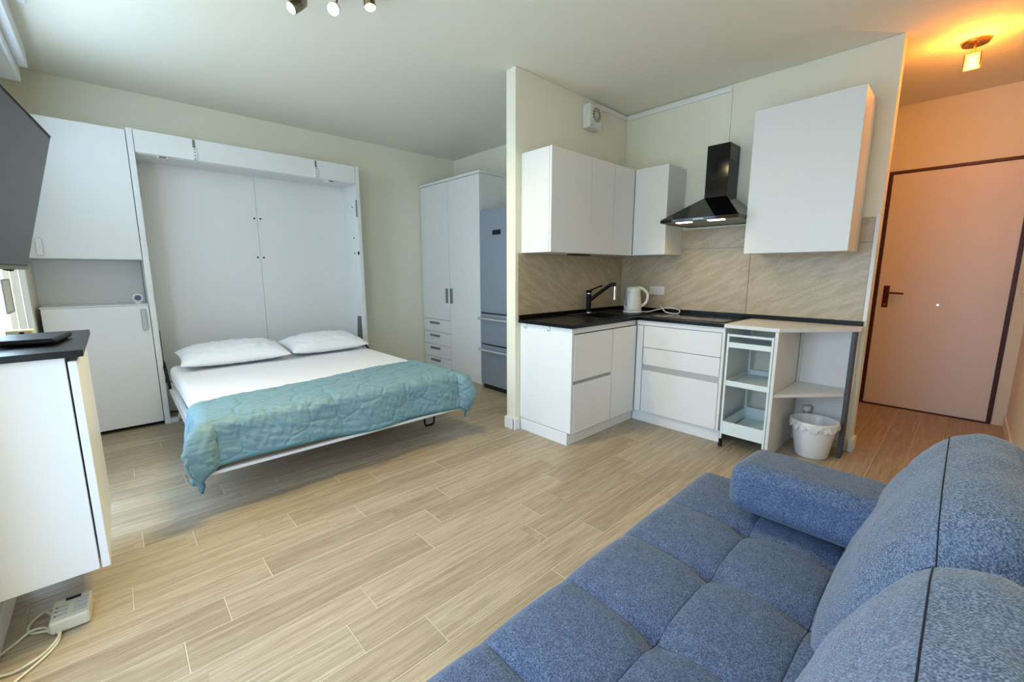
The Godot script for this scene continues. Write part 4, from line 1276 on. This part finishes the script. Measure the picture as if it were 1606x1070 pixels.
# ------------------------------------------------------------------ sofa
func seat_height(x: float, z: float) -> float:
	var y := 0.402
	# pillowed squares between seams
	var xs := [-0.06, 0.245, 0.547, 0.849, 1.160, 1.458, 1.86]
	var fx := 0.0
	for k in xs.size() - 1:
		if x >= xs[k] and x <= xs[k + 1]:
			fx = sin(PI * (x - xs[k]) / (xs[k + 1] - xs[k]))
	var zs := [-0.72, -0.408, -0.172, 0.10, 0.4]
	var fz := 0.0
	for k in zs.size() - 1:
		if z >= zs[k] and z <= zs[k + 1]:
			fz = sin(PI * (z - zs[k]) / (zs[k + 1] - zs[k]))
	y += 0.017 * pow(maxf(fx, 0), 0.5) * pow(maxf(fz, 0), 0.45) + 0.006
	for k in range(1, xs.size() - 1):
		for zz in [-0.408, -0.172]:
			var dx: float = x - xs[k]
			var dz: float = z - zz
			y -= 0.020 * exp(-(dx * dx + dz * dz) / 0.0022)
			# the crease runs out from the button towards the front edge
			if zz < -0.3 and dz < 0.0:
				y -= 0.014 * exp(-dx * dx / 0.0006) * exp(dz / 0.16)
	return y

func seat_grid(a: float, b: float, seams: Array) -> Array:
	# rows crowd at the rounded rims and at the seams; the outermost is doubled for the side wall
	var stops := [a] + seams + [b]
	var o := [a]
	for k in stops.size() - 1:
		for i in 26:
			var t := i / 26.0
			o.append(lerpf(stops[k], stops[k + 1], 0.5 - 0.5 * cos(PI * t)))
	o.append(b)
	o.append(b)
	return o

func sofa() -> void:
	var x0 := 0.085
	var x1 := 1.825
	var z0 := -0.715
	var z1 := 0.20
	var o := v3((x0 + x1) / 2, 0, -0.2)
	var t := thing("sofa_bed", o, "blue-grey upholstered sofa bed with tufted seat and padded armrest, near right", "sofa")
	var r := 0.07
	var gx := seat_grid(x0, x1, [0.245, 0.547, 0.849, 1.160, 1.458])
	var gz := seat_grid(z0, z1, [-0.408, -0.172])
	var sp := PackedVector3Array()
	for i in gx.size():
		for j in gz.size():
			var x: float = gx[i]
			var z: float = gz[j]
			var e := minf(minf(x - x0, x1 - x), minf(z - z0, z1 - z))
			var y := seat_height(x, z)
			var k := clampf(1.0 - e / r, 0.0, 1.0)
			y -= r * (1.0 - sqrt(maxf(0.0, 1.0 - k * k)))
			var cx := maxf(0.0, r - minf(x - x0, x1 - x))
			var cz := maxf(0.0, r - minf(z - z0, z1 - z))
			var cl := sqrt(cx * cx + cz * cz)
			if cl > r and cx > 0 and cz > 0:
				x += (cx - cx * r / cl) * (1.0 if x < (x0 + x1) / 2 else -1.0)
				z += (cz - cz * r / cl) * (1.0 if z < (z0 + z1) / 2 else -1.0)
			if i == 0 or j == 0 or i == gx.size() - 1 or j == gz.size() - 1:
				y = 0.23
			sp.append(v3(x, y, z) - o)
	begin()
	sheet_points(sp, gx.size() - 1, gz.size() - 1, false)
	put("seat", commit(), M.sofa_weave, t)
	# stitched seam lines lying in the seat's valleys
	for x in [0.547, 0.849, 1.160, 1.458]:
		var line := []
		for k in 40:
			var z := lerpf(z0 + 0.05, -0.10, k / 39.0)
			var e := z - z0
			var kk := clampf(1.0 - e / r, 0.0, 1.0)
			line.append(v3(x, seat_height(x, z) - r * (1.0 - sqrt(maxf(0.0, 1.0 - kk * kk))) + 0.0002, z))
		tube("seat_seam", line, 0.0010, M.sofa_seam, t, 5)
	for z in [-0.408, -0.172]:
		var line := []
		for k in 60:
			var x := lerpf(x0 + 0.05, x1 - 0.08, k / 59.0)
			line.append(v3(x, seat_height(x, z) + 0.0002, z))
		tube("seat_seam", line, 0.0009, M.sofa_seam, t, 5)
	box("base", v3(x0 + 0.04, 0.10, z0 + 0.05), v3(x1 - 0.04, 0.232, z1), M.charcoal_panel, t, 0.01)
	for p in [[x0 + 0.08, z0 + 0.09], [x1 - 0.12, z0 + 0.09], [x0 + 0.08, z1 - 0.05], [x1 - 0.12, z1 - 0.05]]:
		lathe("leg", v3(p[0] + 0.02, 0, p[1]), [Vector2(0.0, 0), Vector2(0.016, 0), Vector2(0.024, 0.10), Vector2(0.0, 0.10)], M.black_plastic, t, 14)
	box("backrest_frame", v3(x0 + 0.05, 0.232, z1 + 0.002), v3(x1 - 0.05, 0.70, z1 + 0.08), M.sofa_weave, t, 0.02)
	# armrests: padded blocks that lean a little over the seat
	var soft := noise(FastNoiseLite.TYPE_SIMPLEX, 3.0, 6, 2)
	for s in [1]:
		var xa: float = 1.462 if s else 0.17
		begin()
		add_round_box(v3(-0.142, -0.085, -0.31), v3(0.142, 0.085, 0.31), 0.052, 5)
		for k in V.size():
			V[k] += N[k] * soft.get_noise_3dv(V[k]) * 0.006
		put("armrest", commit(), M.sofa_weave, t, v3(xa + 0.142, 0.530, -0.182) - o, Basis(Vector3.BACK, -0.10 if s else 0.10))
	# two thick back cushions
	var prof := [Vector2(-0.165, 0.425), Vector2(-0.158, 0.47), Vector2(-0.132, 0.55), Vector2(-0.097, 0.665), Vector2(-0.052, 0.76), Vector2(0.0, 0.835), Vector2(0.045, 0.860), Vector2(0.085, 0.866), Vector2(0.125, 0.850), Vector2(0.155, 0.815), Vector2(0.178, 0.74), Vector2(0.190, 0.62), Vector2(0.192, 0.50), Vector2(0.185, 0.435), Vector2(0.15, 0.415), Vector2(0.0, 0.408), Vector2(-0.13, 0.410)]
	for s in [[0.952, 1.690, "far blue knitted back cushion of the sofa, beside the armrest"], [0.205, 0.944, "near blue knitted back cushion of the sofa, lowest right in view"]]:
		back_cushion(s[0], s[1], prof, s[2])

func back_cushion(xa: float, xb: float, prof: Array, label: String) -> void:
	var mid := v3((xa + xb) / 2, 0.425, 0.03)
	var t := thing("back_cushion", mid, label, "cushion", "sofa back cushions")
	var ring := []
	for p in prof:
		ring.append(v3(p.x, p.y, 0))
	ring.append(ring[0])
	var fine := spline(ring, 5)
	var cen := v3(0.03, 0.62, 0)
	var nu := 60
	var half := (xb - xa) / 2
	var pts := PackedVector3Array()
	var wr := noise(FastNoiseLite.TYPE_SIMPLEX, 1.0, 31, 3)
	for i in nu + 1:
		# crowd rows towards the ends, close the ends with caps
		var a := sin((float(i) / nu - 0.5) * PI)
		var x := a * half
		var f := pow(maxf(0.0, 1.0 - pow(absf(a), 6.0)), 0.38)
		var bulge := 1.0 - 0.03 * a * a
		for q in fine:
			var d: Vector3 = q - cen
			var e := d * (f * bulge)
			var y: float = cen.y + e.y
			var z: float = cen.x + e.x
			var w := wr.get_noise_3d(x * 5.0, y * 5.0, z * 5.0) * 0.006 + wr.get_noise_3d(x * 3.0, y * 14.0, z * 22.0) * 0.0035
			var n := d.normalized()
			pts.append(v3(mid.x + x, maxf(y + n.y * w * f, 0.4255), z + n.x * w * f) - mid)
	begin()
	sheet_points(pts, nu, fine.size() - 1, false)
	put("cover", commit(), M.sofa_knit, t)
	# seam where the front panel meets the top, and down the near end
	var k0 := 25 + 1
	var line := []
	for i in range(6, nu - 5):
		line.append(pts[i * fine.size() + k0] + v3(0, 0.0005, 0))
	begin()
	add_tube(line, 0.0012, 6)
	put("seam", commit(), M.sofa_seam, t)
	var line2 := []
	for k in range(6, 26):
		line2.append(pts[7 * fine.size() + k] + v3(-0.001, 0, 0))
	begin()
	add_tube(line2, 0.0012, 6)
	put("seam", commit(), M.sofa_seam, t)
